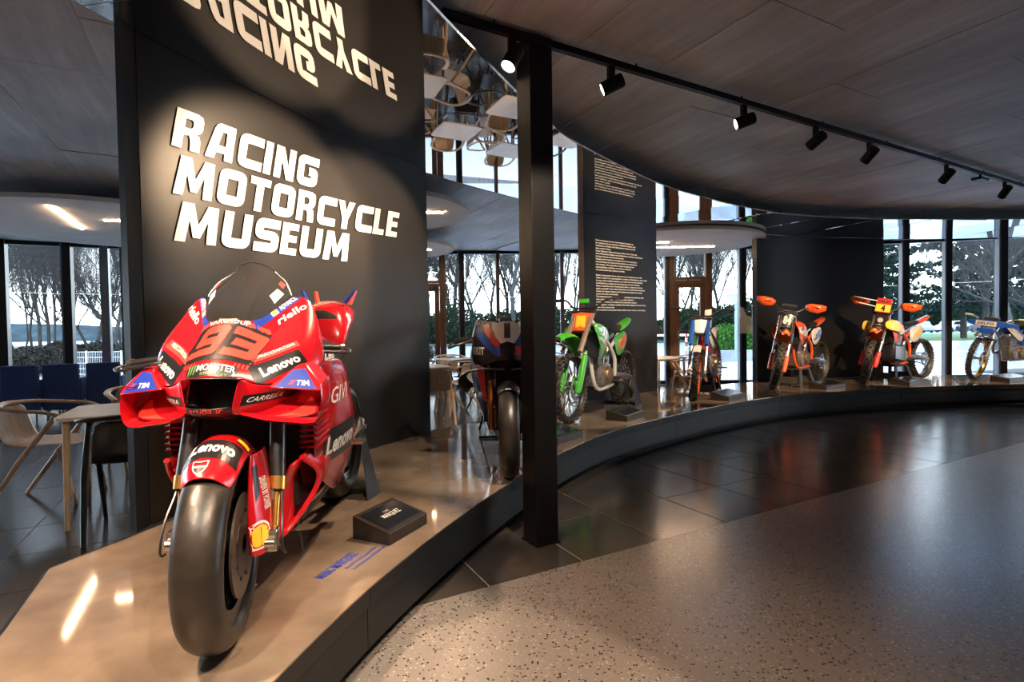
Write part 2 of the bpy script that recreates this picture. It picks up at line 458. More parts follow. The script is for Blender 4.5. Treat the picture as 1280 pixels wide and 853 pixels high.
M_WOODF = mat('brown_door_timber', (.15, .072, .034), .45, 0, .3, 6, .1, stretch=(8, 8, .6))
M_MIRR = mat('mirror_foil', (.80, .82, .86), .015, 1.0)
M_SUB = mat('floor_screed', (.05, .045, .04), .8)

# ---- plan curves
FRONT = spline([(-.80, -.6), (-.765, .2), (-.72, .9), (-.664, 1.42), (-.51, 2.04), (-.25, 2.743), (.058, 3.438), (.328, 3.962), (.866, 4.777), (1.586, 5.524),
                (2.638, 6.419), (3.587, 7.028), (4.631, 7.429), (6.15, 7.80), (7.70, 7.92), (9.4, 7.72), (11.2, 7.0)], 6)
BACK = spline([(-1.79, 2.494), (-1.40, 3.93), (-.79, 4.95), (-.34, 5.44), (.20, 6.13), (.93, 6.90), (2.10, 7.78), (3.2, 8.42), (4.05, 8.80), (5.1, 9.12), (6.5, 9.36), (8.0, 9.42), (9.6, 9.30), (11.8, 8.6)], 6)
def arclen(c):
    s = [0]
    for a, b in zip(c, c[1:]): s.append(s[-1] + (b - a).length)
    return s
def at_s(c, s, S=None):
    S = S or arclen(c)
    for i in range(len(S) - 1):
        if s <= S[i + 1] or i == len(S) - 2:
            t = (s - S[i]) / (S[i + 1] - S[i]); d = (c[i + 1] - c[i]).normalized()
            return c[i].lerp(c[i + 1], t), d

# ---- floor: terrazzo slab, tiles as pieces
fl = MB().prism([tuple(G(u, v)[:2]) for u, v in ((-9, -9), (16, -9), (16, 2.298), (-9, 2.298))], -.10, 0).build('floor', M_TERR, smooth=False)
tag(fl, 'speckled grey brown terrazzo floor with a straight edge against dark tiles', kind='structure')
jt = MB()
for u in (6.65,):
    jt.box(G(u, -3.2, .0005), (.006, 11, .001), Matrix.Rotation(GRID, 3, 'Z'))
jt.build('expansion_joint', mat('joint_dark', (.03, .028, .026), .8), fl, False)
sub = MB().prism([tuple(G(u, v)[:2]) for u, v in ((-9, 2.30), (16, 2.30), (16, 12.2), (-9, 15.5))], -.10, -.004).build('floor', M_GROUT, smooth=False)
tag(sub, 'pale grout bed showing between the dark stone tiles', kind='structure')
# outer facade arc (plan)
FAC = spline([(-14.5, 1), (-13.2, 4.4), (-11.3, 7.1), (-8.67, 9.2), (-6.0, 10.35), (-3.0, 11.1), (0, 11.42), (2.8, 11.45), (5.5, 11.2), (8.0, 10.75), (10.5, 10.05), (13.5, 8.6), (15.5, 6.5)], 8)
def inside(p):
    # below (camera side of) the facade arc
    for a, b in zip(FAC, FAC[1:]):
        if a.x <= p.x <= b.x:
            return p.y < a.y + (b.y - a.y) * (p.x - a.x) / (b.x - a.x) - .12
    return False
tm = {}
def plat_cover(p):      # tiles fully hidden under the platform are left out
    j = min(range(len(FRONT)), key=lambda i: (FRONT[i] - p).length); k = min(range(len(BACK)), key=lambda i: (BACK[i] - p).length)
    df = p - FRONT[j]; n = (FRONT[min(j + 1, len(FRONT) - 1)] - FRONT[max(j - 1, 0)]).normalized(); nn = Vector((-n.y, n.x))
    db = p - BACK[k]; m = (BACK[min(k + 1, len(BACK) - 1)] - BACK[max(k - 1, 0)]).normalized(); mm = Vector((-m.y, m.x))
    return df.xy.dot(nn) > .45 and db.xy.dot(mm) < -.45
rnd = random.Random(5)
tile_pts = []; far = MB()
for i in range(-24, 26):
    for j in range(0, 26):
        u = 1.092 - TILE / 1 + TILE * i + TILE / 2; v = 2.298 + TILE * (j + .5)
        c = G(u, v)
        if not inside(c) or plat_cover(c): continue
        ang = math.degrees(math.atan2(c.x, c.y))
        if c.y < .3 or abs(ang) > 52: continue
        tile_pts.append((c.length, c))
tile_pts.sort(key=lambda t: t[0])
ang_m = Matrix.Rotation(GRID, 3, 'Z')
tmesh = None
for n, (d, c) in enumerate(tile_pts):
    if n < 290:
        if tmesh is None:
            o = MB().box((0, 0, -.006), (TILE - .0085, TILE - .0085, .012), ang_m).build('tile', M_TILE, sub, False); tmesh = o.data
        else:
            o = bpy.data.objects.new('tile', tmesh); COL.objects.link(o); o.parent = sub
        o.location = (c.x, c.y, rnd.uniform(-.0006, .0))
    else:
        far.box((c.x, c.y, -.006), (TILE - .0085, TILE - .0085, .012), ang_m)
tag(far.build('tile', M_TILE, sub, False), kind='stuff')

# ---- ceiling of board-marked slabs
ce = MB().prism([(-16, -5), (16, -5), (16, 9.5), (11.5, 10.2), (6, 11.6), (0, 11.9), (-6, 10.8), (-11, 8.6), (-16, 3.5)], ZC + .02, ZC + .25).build('ceiling', M_CONC, smooth=False)
tag(ce, 'dark board marked concrete ceiling over gallery and cafe', kind='structure')
rnd = random.Random(11); bm_cache = {}
BW, BL = .62, 1.85
cands = []
for i in range(-22, 24):
    off = (i * .613) % 1.0 * BL
    for j in range(-4, 9):
        c = G(i * BW + .30, j * BL + off)
        if -15 < c.x < 15 and -2.5 < c.y < 11.2 and inside(c + Vector((0, .5, 0))) and abs(c.x) < 2.4 + abs(c.y) * 1.15: cands.append(c)
cands.sort(key=lambda c: c.length)
cb = None; rest = MB()
for n, c in enumerate(cands):
    z = ZC + .0125 + rnd.uniform(-.003, .003)
    if n < 280:
        if cb is None:
            o = MB().box((0, 0, 0), (BW - .004, BL - .005, .025), ang_m).build('concrete_panel', M_CONC, ce, False); cb = o.data
        else:
            o = bpy.data.objects.new('concrete_panel', cb); COL.objects.link(o); o.parent = ce
        o.location = (c.x, c.y, z); o.rotation_euler = (rnd.uniform(-.0006, .0006), rnd.uniform(-.0006, .0006), 0)
    else: rest.box((c.x, c.y, z), (BW - .004, BL - .005, .025), ang_m)
if rest.v: tag(rest.build('concrete_panel', M_CONC, ce, False), kind='stuff')

# ---- unseen walls added to block stray daylight from behind, left and right
M_DWALL = mat('dark_wall_paint', (.05, .048, .046), .7, 0, .1, 4)
bw = MB().prism([(-9.0, -5), (16.2, -5), (16.2, -5.2), (-9.2, -5.2)], 0, ZC).build('added_wall_back', M_DWALL, smooth=False)
tag(bw, 'dark painted wall behind the viewpoint, added to block daylight', kind='structure')
bw2 = MB().prism([(-14.5, 1), (-9.2, -5.2), (-9.0, -5.0), (-14.3, 1.1)], 0, ZC).build('added_wall_left', M_DWALL, smooth=False)
tag(bw2, 'dark painted wall far left, unseen, added to block daylight', kind='structure')
bw3 = MB().prism([(16, -5), (16.2, -5), (16.2, 5.9), (16, 5.9)], 0, ZC).build('added_wall_right', M_DWALL, smooth=False)
tag(bw3, 'dark painted wall far right, out of view, added to block daylight', kind='structure')
# ---- platform
pl = thing('display_platform', 'long curved display platform with brown polished top and dark fascia', 'platform', (0, 0, 0))
LEFT = [(-.95, .1), (-1.25, .85), (-1.626, 1.655), (-1.895, 2.144)]
top_poly = [tuple(p[:2]) for p in FRONT if p.y > .1 or p.x > 0]
Sb = [tuple(p[:2]) for p in BACK]
# quads strip between front and back by matching parameter
def strip(zt0, zb0, inset=0.):
    mb = MB(); F_ = [Vector((p[0], p[1], 0)) for p in top_poly]
    B_ = [Vector(p).to_3d() for p in LEFT + Sb]
    FS = arclen(F_); BS = arclen(B_); n = 90
    fr = []; bk = []
    for i in range(n + 1):
        a, d = at_s(F_, FS[-1] * (i / n), FS); fr.append(a + Vector((-d.y, d.x, 0)) * inset)
    # back: resample but keep the sharp corner
    for i in range(n + 1):
        a, d = at_s(B_, BS[-1] * (i / n), BS); bk.append(a + Vector((d.y, -d.x, 0)) * inset)
    ci = min(range(n + 1), key=lambda i: (bk[i] - Vector((-1.895, 2.144, 0))).length); bk[ci] = Vector((-1.895 + inset, 2.144 - inset * .3, 0))
    for zz in (zt0, zb0):
        mb.add([(p.x, p.y, zz) for p in fr] + [(p.x, p.y, zz) for p in bk], [(i, i + 1, n + 2 + i, n + 1 + i) for i in range(n)])
    m = 2 * (n + 1)
    for i in range(n):
        mb.f.append((i, i + 1, m + i + 1, m + i)); mb.f.append((n + 1 + i, n + 2 + i, m + n + 2 + i, m + n + 1 + i))
    mb.f.append((0, n + 1, m + n + 1, m)); mb.f.append((n, 2 * n + 1, m + 2 * n + 1, m + n))
    return mb
strip(ZT, ZT - .006, 0).build('platform_top', M_PLAT, pl, True, auto=30)
strip(.05, 0, .10).build('plinth_recess', M_BLACK, pl, True, auto=30)
strip(ZT - .03, .05, .03).build('platform_core', M_BLACK, pl, True, auto=30)
# fascia boards along the front, each one a piece: sloped lip and board
FS = arclen(FRONT)
def fascia(s0, s1, name, prof):
    mb = MB(); n = max(3, int((s1 - s0) / .12)); rows = []
    for i in range(n + 1):
        a, d = at_s(FRONT, s0 + (s1 - s0) * i / n, FS); nn = Vector((d.y, -d.x, 0))   # towards the gallery
        rows.append([Vector((a.x, a.y, z)) + nn * h for h, z in prof])
    mb.grid(rows, close=True)
    m = len(prof); mb.f.append(tuple(range(m))); mb.f.append(tuple(n * m + k for k in range(m)))
    return mb.build(name, M_PLATF, pl, True, auto=25)
s = .35; L0 = 2.22
while s < FS[-1] - .3:
    e = min(s + L0, FS[-1])
    fascia(s + .002, e - .002, 'fascia_board', [(.0, ZT - .0065), (-.004, ZT - .075), (-.016, ZT - .080), (-.016, .055), (-.05, .055), (-.05, ZT - .0065)])
    s = e
# left end and back edge boards
def edge_run(pts, name, z0, z1, th):
    mb = MB()
    for a, b in zip(pts, pts[1:]):
        a, b = Vector(a), Vector(b); d = (b - a).normalized(); nn = Vector((-d.y, d.x)) * th
        mb.hexa([(a.x, a.y, z0), (b.x, b.y, z0), (b.x + nn.x, b.y + nn.y, z0), (a.x + nn.x, a.y + nn.y, z0), (a.x, a.y, z1), (b.x, b.y, z1), (b.x + nn.x, b.y + nn.y, z1), (a.x + nn.x, a.y + nn.y, z1)])
    return mb.build(name, M_BLACK, pl, False)
edge_run(LEFT, 'side_board', .05, ZT - .0005, .012)
edge_run([LEFT[-1]] + Sb, 'back_board', .05, ZT - .0005, .012)

# ---- standing wall panels on the platform
def panel(label, c0, edge=None, th=.10):
    """c0: plan curve of the front face, left to right as seen"""
    t = thing('wall_panel', label, 'panel', (c0[0].x, c0[0].y, ZT))
    o0 = Vector((c0[0].x, c0[0].y, ZT))
    fr = []; bk_ = []
    for i, p in enumerate(c0):
        d = (c0[min(i + 1, len(c0) - 1)] - c0[max(i - 1, 0)]).normalized(); nn = Vector((-d.y, d.x, 0)) * th
        fr.append(Vector((p.x, p.y, 0))); bk_.append(Vector((p.x, p.y, 0)) + nn)
    loop = fr + bk_[::-1]
    mb = MB(); rows = []
    for z in (ZT + .002, ZM - .002):
        rows.append([Vector((p.x, p.y, z)) - o0 for p in loop])
    mb.grid(rows, close=True)
    m = len(loop); k = len(fr)
    for b in (0, m):
        for i in range(k - 1): mb.f.append((b + i, b + i + 1, b + m - 2 - i, b + m - 1 - i))
    mb.build('panel_board', M_PANEL, t, True, auto=30)
    return t, o0
C1 = spline([(-1.80, 2.615), (-1.62, 3.119), (-1.338, 3.85), (-1.075, 4.36), (-.760, 4.885)], 8)
p1, o1 = panel('tall black curved panel with big white racing motorcycle museum lettering', C1)
MB().hexa([Vector(p) - o1 for z in (ZT + .002, ZM - .003) for p in ((-1.802, 2.612, z), (-1.797, 2.51, z), (-1.845, 2.535, z), (-1.905, 2.645, z))]).build('edge_trim', M_BLACK, p1, False)
C2 = spline([(.945, 6.86), (1.55, 7.33), (2.125, 7.79)], 8)
p2, o2 = panel('black panel with blocks of small white text', C2)
d2 = (C2[1] - C2[0]).normalized(); n2 = Vector((-d2.y, d2.x, 0))
e0 = C2[0] - d2 * .004
MB().hexa([Vector((q.x, q.y, z)) - o2 for z in (ZT + .002, ZM - .003) for q in (e0 + n2 * .002, e0 - d2 * .006 + n2 * .002, e0 - d2 * .006 + n2 * .10, e0 + n2 * .10)]).build('edge_trim', mat('warm_lit_edge', (.16, .09, .05), .5, .2, .2, 9), p2, False)  # brown colour stands in for warm light on the panel end
C3 = spline([(4.01, 8.71), (5.2, 9.12), (6.53, 9.36)], 8)
p3, o3 = panel('plain black panel behind the orange motocross bike', C3)

def on_curve(C, off=.004):
    S = arclen(C)
    def f(u, z):
        p, d = at_s(C, u, S); return Vector((p.x, p.y, z)) + Vector((d.y, -d.x, 0)) * off
    return f
def s_of(C, px, py, z=None):
    """arc position and height on a panel of a photo pixel"""
    S = arclen(C); best = None
    for k in range(400):
        s = S[-1] * k / 399; p, d = at_s(C, s, S); r = ray_y(px, py, p.y)
        e = abs(r.x - p.x)
        if best is None or e < best[0]: best = (e, s, r.z)
    return best[1], best[2]
f1 = on_curve(C1)
def sign_line(txt, z0, h, s0, s1, sl=.032):
    """letters of height h on the first panel between arc positions s0 and s1"""
    V, F, wd = stroke_text(txt, w=.27, gap=.13, poly=True); k = (s1 - s0 - .04) / wd
    mb = MB(); mb.add([f1(s0 + v.x * k + v.y * .045, z0 + sl * v.x * k + v.y * h) - o1 for v in V], F)
    return mb.build('lettering', M_WHITE, p1, False, solid=.003, offset=0)
f1 = on_curve(C1, .008)
sign_line('RACING', 2.213, .212, .161, 1.272)
sign_line('MOTORCYCLE', 1.967, .212, .161, 2.135)
sign_line('MUSEUM', 1.724, .212, .161, 1.575)
f2 = on_curve(C2)
TXT = ['Dans cet espace se sont rencontrees la passion et', 'les couleurs de nos machines officielles. Rennen und', 'Geschichte, im Kader der bekanntesten Werke, wo Sieg', 'eines ganzen Teams.', 'Unter Spannung leben die besten Fahrer ihrer Zeit, die',
       'drei Weltmeisterschaften mit der Maschine gewinnen, die Rennen', 'in Asien, Europa und Amerika pragen.', 'Chaque moto raconte un moment fort de la vie du sport,', 'une technique de course et des victoires en endurance,', 'et la vitesse. Une exposition unique consacree aux',
       'motocyclistes, machines, records et victoires.', 'Ce musee est le leur, porte au monde.', '',
       'Racing motorcycles whose colours are not merely images of the', "rider's craft. It is representing a series of disciplines, each with", 'its own unforgettable machines and riders that wrote legendary',
       'world history, speed and every last lap of racing history.', 'Here is meet the cult of motorcycle racing, a memory of racing', 'spirit, assembling the whole experience as it shall be the memory', 'culture of respect, history and careless and maybe the people', 'are proud to be a community.',
       'The selected motorcycles today is constantly extended into that', 'new, year on year, and grows where the collection', 'of our new history is curated and outstanding passion', 'in disciplines, machines of their time that shaped all categories,', 'seen at the same track.', 'The museum is the proud garage of the racing and its world riders.']
s0, ztop = s_of(C2, 744, 298); s1, _ = s_of(C2, 806, 300); _, zbot = s_of(C2, 745, 388)
mb = MB(); lh = (ztop - zbot) / (len(TXT) - .3)
for i, tx in enumerate(TXT):
    if not tx: continue
    V, F, wd = font_text(tx, .04)
    hh = lh * .56; wmax = s1 - s0; k = wmax / 66 * len(tx) / wd
    z = ztop - lh * (i + .8)
    mb.add([f2(s0 + v.x * k, z + v.y * hh) - o2 for v in V], F)
mb.build('lettering', M_WHITE, p2, False, weld=0)

# ---- mirror canopy hung below the ceiling
mc = thing('mirror_canopy', 'polished mirror soffit hung in a curved band above the platform', 'mirror', (0, 0, ZM))
MF = spline([(-.74, .9), (-.62, 1.55), (-.48, 2.08), (-.335, 2.475), (.045, 3.354), (.30, 3.90), (.545, 4.312), (1.47, 5.47), (2.20, 6.15), (3.10, 6.83), (3.952, 7.28), (5.294, 7.62), (6.4, 7.74), (7.60, 7.80), (9.3, 7.62), (11.2, 6.95)], 6)
MBK = spline([(-2.35, .9), (-2.15, 1.55), (-1.98, 2.05), (-1.86, 2.53), (-1.43, 3.82), (-.85, 4.93), (-.36, 5.55), (.20, 6.18), (.90, 6.93), (2.12, 7.86), (3.2, 8.50), (4.05, 8.86), (5.1, 9.18), (6.5, 9.44), (8.0, 9.50), (9.6, 9.38), (11.8, 8.7)], 6)
MFS, MBS = arclen(MF), arclen(MBK)
rnd = random.Random(3)
cuts = [0, .085, .28, .375, .43, .49, .55, .61, .665, .72, .78, .84, .90, 1]
for a, b in zip(cuts, cuts[1:]):
    n = 8; fr = []; bk2 = []
    for i in range(n + 1):
        t = a + (b - a) * (i / n * .998 + .001)
        fr.append(at_s(MF, MFS[-1] * t, MFS)[0]); bk2.append(at_s(MBK, MBS[-1] * t, MBS)[0])
    mb = MB(); cx = (fr[4] + bk2[4]) / 2
    pts = [Vector((p.x - cx.x, p.y - cx.y, 0)) for p in fr + bk2]
    mb.add(pts + [p + Vector((0, 0, .012)) for p in pts],
           [(i, i + 1, n + 2 + i, n + 1 + i) for i in range(n)] + [(2 * n + 2 + i, 2 * n + 3 + i, 3 * n + 4 + i, 3 * n + 3 + i) for i in range(n)] +
           [(i, i + 1, 2 * n + 3 + i, 2 * n + 2 + i) for i in range(n)] + [(n + 1 + i, n + 2 + i, 3 * n + 4 + i, 3 * n + 3 + i) for i in range(n)] +
           [(0, n + 1, 3 * n + 3, 2 * n + 2), (n, 2 * n + 1, 4 * n + 3, 3 * n + 2)])
    o = mb.build('mirror_panel', M_MIRR, mc, False, loc=(cx.x, cx.y, 0))
    k = 0 if b <= .38 else 1
    o.rotation_euler = (rnd.uniform(-.011, .011) * k, rnd.uniform(-.011, .011) * k, 0)
mb = MB()
mb.tube([p + Vector((0, 0, .008)) for p in MF], .008, 5)
mb.build('edge_rail', mat('bright_edge', (.75, .72, .68), .25, .8), mc)
for i in range(9):
    for dd in (-.035, .035):
        p, d = at_s(MF, MFS[-1] * (.40 + .052 * i) + dd * 1.3, MFS)
        q = p + Vector((-d.y, d.x, 0)) * .04
        MB().cyl((q.x, q.y, 0), (q.x, q.y, ZC - ZM), .0035, n=5).build('hanging_wire', M_STEEL, mc)
# tiny screw heads on the mirror
# ---- steel post
pc = [(.049, 3.114), (.122, 2.985), (.252, 3.055), (.179, 3.184)]
post = thing('steel_post', 'square black steel post standing on dark tiles in front of the platform', 'post', (.15, 3.08, 0))
MB().prism([(x - .15, y - 3.08) for x, y in pc], 0.006, ZC - .002).build('post_shaft', M_BLACK, post, False, bevel=.004)
MB().prism([((x - .15) * 1.12, (y - 3.08) * 1.12) for x, y in pc], 0, .006).build('base_flashing', M_BLACK, post, False)

# ---- facade: floor-to-ceiling panes, mullions, two timber doors
fa = MB()
FACS = arclen(FAC)
for z0, z1 in ((0, .07), (ZC - .05, ZC + .02)):
    rows = []
    for k in range(0, 97):
        p, d = at_s(FAC, FACS[-1] * k / 96, FACS); nn = Vector((-d.y, d.x, 0)) * .05
        rows.append([(p.x - nn.x, p.y - nn.y, z0), (p.x + nn.x, p.y + nn.y, z0), (p.x + nn.x, p.y + nn.y, z1), (p.x - nn.x, p.y - nn.y, z1)])
    fa.grid(rows, close=True)
fo = fa.build('window_1', M_FRAME, None, True, auto=30)
tag(fo, 'floor to ceiling curved glass facade around the cafe', kind='structure')
def fac_at(px, py=380):
    best = None
    for k in range(1500):
        s = FACS[-1] * k / 1499; p, d = at_s(FAC, s, FACS); r = ray_y(px, py, p.y) if p.y > .2 else None
        if r is None: continue
        e = abs(r.x - p.x)
        if best is None or e < best[0]: best = (e, s)
    return best[1]
def mullion(s, w=.07, dep=.22, m=M_FRAME, name='mullion', z1=None, z0=0, rail=True):
    p, d = at_s(FAC, s, FACS); a = math.atan2(d.y, d.x); R = Matrix.Rotation(a, 3, 'Z')
    z1 = z1 or ZC
    o = MB().box((p.x, p.y, (z0 + z1) / 2), (w, dep, z1 - z0), R).build(name, m, fo, False)
    if rail:
        q = p - Vector((d.x, d.y, 0)) * (w / 2 + .016) + Vector((d.y, -d.x, 0)) * (dep * .15)
        MB().box((q.x, q.y, (z0 + z1) / 2), (.03, dep * .55, z1 - z0), R).build('rail', M_ALU, o, False)
ms = []
for px, w, dep, mm in ((-52, .10, .25, M_FRAME), (4, .14, .25, M_FRAME), (87, .12, .2, M_FRAME), (133, .10, .14, M_ALU), (160, .1, .2, M_FRAME), (578, .10, .26, M_FRAME), (623, .05, .12, M_WOODF), (662, .06, .2, M_FRAME), (704, .05, .14, M_WOODF),
               (834, .07, .26, M_FRAME), (927, .10, .30, M_FRAME), (1129, .09, .26, M_FRAME), (1184, .08, .22, M_FRAME), (1250, .10, .26, M_FRAME), (1330, .10, .26, M_FRAME), (980, .08, .2, M_FRAME), (1050, .08, .2, M_FRAME)):
    s = fac_at(px); ms.append(s); mullion(s, w, dep, mm)
for k in range(20):     # the panes hidden behind the panels, seen only in the mirror
    s = FACS[-1] * (.02 + .05 * k)
    if min(abs(s - x) for x in ms) > .55: ms.append(s); mullion(s, .08, .24)
M_PANE = glass_mat('window_glass', (.90, .955, .96), .75, .05)
ms.sort()
for a, b in zip(ms, ms[1:]):
    pa, da = at_s(FAC, a, FACS); pb, db = at_s(FAC, b, FACS)
    d = (pb - pa); L = d.length; an = math.atan2(d.y, d.x); c = (pa + pb) / 2
    MB().box((c.x, c.y, ZC / 2 + .02), (L - .06, .012, ZC - .08), Matrix.Rotation(an, 3, 'Z')).build('glass_pane', M_PANE, fo, False)
def timber_door(n, px0, px1, label, zt=2.16):
    s0, s1 = fac_at(px0), fac_at(px1); p0, d0 = at_s(FAC, s0, FACS); p1_, _ = at_s(FAC, s1, FACS)
    d = p1_ - p0; L = d.length; an = math.atan2(d.y, d.x); R = Matrix.Rotation(an, 3, 'Z'); c = (p0 + p1_) / 2 - Vector((-sin(an), cos(an), 0)) * .05
    def bx(u, z, w, h, t=.1): return (Vector((c.x, c.y, 0)) + R @ Vector((u, 0, 0)) + Vector((0, 0, z)), (w, t, h))
    mb = MB()
    for sg in (-1, 1): mb.box(*bx(sg * (L / 2), ZC / 2, .13, ZC, .16), R)
    mb.box(*bx(0, zt + .05, L, .12, .13), R)
    f = mb.build('door_%d' % n, M_WOODF, None, False); tag(f, label, kind='structure')
    lf = MB()
    for sg in (-1, 1): lf.box(*bx(sg * (L / 2 - .12), zt / 2, .10, zt, .07), R)
    for z, h in ((.09, .16), (zt - .06, .10)): lf.box(*bx(0, z, L - .14, h, .07), R)
    l = lf.build('door_leaf', M_WOODF, f, False)
    for u in (-.18, .1): MB().box(*bx(u, zt + .045, .22, .015, .15), R).build('door_closer', M_STEEL, l, False)
    MB().box(*bx(-L / 2 + .14, 1.05, .03, .16, .14), R).build('door_handle', M_STEEL, l, False)
timber_door(1, 838, 884, 'brown timber glazed door behind the trial bike')
timber_door(2, 520, 553, 'brown timber glazed door left of the number one race bike')
MB().hexa([(-6.9, 7.5, 2.40), (-6.4, 7.3, 2.40), (-6.35, 7.42, 2.40), (-6.85, 7.62, 2.40), (-6.9, 7.5, 2.50), (-6.4, 7.3, 2.50), (-6.35, 7.42, 2.50), (-6.85, 7.62, 2.50)])

# ---- ceiling discs with light lines
M_DISC = mat('white_acoustic_plaster', (.84, .79, .75), .8, 0, .06, 3)
M_LED = mat('warm_led_line', (1, .8, .6), .5, emit=(1, .66, .40), estr=85)
def disc(cx, cy, r, label, leds, z=2.65):
    t = thing('ceiling_disc', label, 'ceiling disc', (cx, cy, z), group=None)
    MB().lathe([(0, 0), (r, 0), (r, .05), (0, .05)], axis='z', n=72).build('disc_board', M_DISC, t, True, auto=30)
    MB().cyl((0, 0, .05), (0, 0, ZC - z), .25, n=20).build('mount', M_BLACK, t)
    for (x0, y0), (x1, y1) in leds:
        a = Vector((x0 - cx, y0 - cy, 0)); b = Vector((x1 - cx, y1 - cy, 0)); d = b - a
        MB().box((a + b) / 2 + Vector((0, 0, -.006)), (d.length, .020, .014), Matrix.Rotation(math.atan2(d.y, d.x), 3, 'Z')).build('light_line', M_LED, t, False)
disc(-5.25, 7.15, 1.75, 'large white ceiling disc at far left with light lines', [((-4.978, 5.797), (-5.658, 7.08)), ((-4.98, 6.57), (-4.35, 6.72))])
disc(-1.62, 6.45, 1.12, 'white ceiling disc right of the lettered panel', [((-1.55, 6.35), (-.80, 6.42))])
disc(-2.15, 9.35, 1.15, 'smaller looking ceiling disc beyond the one by the lettered panel', [((-2.1, 9.3), (-1.4, 9.4))])
disc(2.75, 9.35, 1.55, 'white ceiling disc above the trial bike, with two light lines', [((2.15, 9.55), (3.62, 9.50)), ((1.9, 9.05), (2.65, 8.95))])
# ================================================================== THE RED RACE BIKE
M_RED = mat('red_race_paint', (.50, .006, .012), .22, 0, .06, 3, coat=.8)
M_FLUO = mat('fluorescent_red', (.90, .035, .02), .5, coat=.05)
M_DKRED = mat('dark_red_paint', (.25, .004, .010), .3, coat=.6)
M_CARB = mat('carbon_black', (.012, .012, .013), .3, 0, .4, 120, coat=.4)
M_TYRE = mat('slick_rubber', (.007, .0065, .006), .36, 0, .5, 9, .4, col2=(.030, .024, .019))
M_KNOB = mat('knobbly_rubber', (.020, .019, .018), .6, 0, .4, 30, .3, col2=(.05, .042, .034))
M_RIM = mat('black_rim', (.010, .010, .011), .25, .3, .2, 20, coat=.3)
M_CDISC = mat('carbon_brake_disc', (.11, .09, .08), .38, .6, .25, 60)
M_GOLD = mat('gold_anodised', (.75, .42, .10), .25, .9, .1, 30)
M_CHR = mat('bright_metal', (.62, .60, .57), .22, 1., .1, 30)
M_DKM = mat('dark_metal', (.06, .06, .065), .35, .8, .2, 30)
M_BLUE = mat('royal_blue_vinyl', (.010, .035, .30), .35, coat=.3)
M_WH = mat('white_gloss', (.82, .80, .76), .35, coat=.2)
M_BLK = mat('black_vinyl', (.008, .008, .009), .35, coat=.2)
M_YEL = mat('yellow_vinyl', (.90, .55, .03), .4)
M_GRN = mat('dull_green_vinyl', (.10, .22, .06), .4)
M_SEAT = mat('black_foam', (.010, .010, .010), .7, 0, .2, 80, .2)
M_SCR = glass_mat('smoked_screen', (.94, .93, .92), .6, .03, .03, .015)

def flipT(v): return (-v[0], v[1], v[2])
def bvh_of(o):
    dg = bpy.context.evaluated_depsgraph_get(); ev = o.evaluated_get(dg); me = ev.to_mesh()
    t = BVHTree.FromPolygons([v.co.copy() for v in me.vertices], [tuple(p.vertices) for p in me.polygons])
    ev.to_mesh_clear()
    return t
class Decals:
    """flat print that follows the surface of a part"""
    def __init__(s, host, T=flipT): s.o = host; s.b = bvh_of(host); s.T = T
    def put(s, name, V, F, quad, m, off=.0015, n_hint=None):
        q = [Vector(s.T(p)) for p in quad]          # bl, br, tr, tl
        e = (q[1] - q[0]).cross(q[3] - q[0]).normalized()
        if n_hint is not None: 
            if e.dot(Vector(s.T(n_hint))) < 0: e = -e
        out = []
        for v in V:
            u, w = v[0], v[1]
            p = (q[0] * (1 - u) + q[1] * u) * (1 - w) + (q[3] * (1 - u) + q[2] * u) * w
            hit = s.b.ray_cast(p + e * .10, -e, .40)
            if hit[0] is None: 
                hit = s.b.find_nearest(p)
            n = hit[1]
            if n.dot(e) < 0: n = -n
            out.append(hit[0] + n * off)
        mb = MB(); mb.add(out, F)
        up = s.o if (s.o.parent is None or s.o.parent.parent is None) else s.o.parent     # never a fourth level
        return mb.build(name, m, up, False, weld=0)
    def panel(s, name, quad, m, off=.0012, nu=14, nv=8, n_hint=None, shape=None):
        V = []; F = []
        for j in range(nv + 1):
            for i in range(nu + 1): V.append((i / nu, j / nv))
        for j in range(nv):
            for i in range(nu):
                a = j * (nu + 1) + i
                c = ((i + .5) / nu, (j + .5) / nv)
                if shape and not shape(*c): continue
                F.append((a, a + 1, a + nu + 2, a + nu + 1))
        return s.put(name, V, F, quad, m, off, n_hint)
    def poly(s, name, pts, quad, m, off=.0015, n_hint=None, res=.18):
        bm = bmesh.new(); vs = [bm.verts.new((x, y, 0)) for x, y in pts]; f = bm.faces.new(vs)
        bmesh.ops.triangulate(bm, faces=bm.faces)
        for _ in range(4 if res > .1 else 6):
            es = [e for e in bm.edges if e.calc_length() > res]
            if es: bmesh.ops.subdivide_edges(bm, edges=es, cuts=1); bmesh.ops.triangulate(bm, faces=bm.faces)
        bm.verts.index_update()
        V = [(v.co.x, v.co.y) for v in bm.verts]; F = [tuple(v.index for v in f.verts) for f in bm.faces]; bm.free()
        return s.put(name, V, F, quad, m, off, n_hint)
    def text(s, txt, quad, m, box=(0, 0, 1, 1), bold=.02, shear=0, off=.0026, n_hint=None, stroke=None, name='lettering'):
        if stroke: V, F, w = stroke_text(txt, w=stroke, gap=.14, shear=shear)
        else: V, F, w = font_text(txt, bold, shear, dens=2)
        x0, y0, x1, y1 = box
        return s.put(name, [(x0 + v[0] / w * (x1 - x0), y0 + v[1] * (y1 - y0)) for v in V], F, quad, m, off, n_hint)
def mir(q):     # the same quad on the other side, still read left to right from outside
    m = [(p[0], -p[1], p[2]) for p in q]
    return [m[1], m[0], m[3], m[2]]

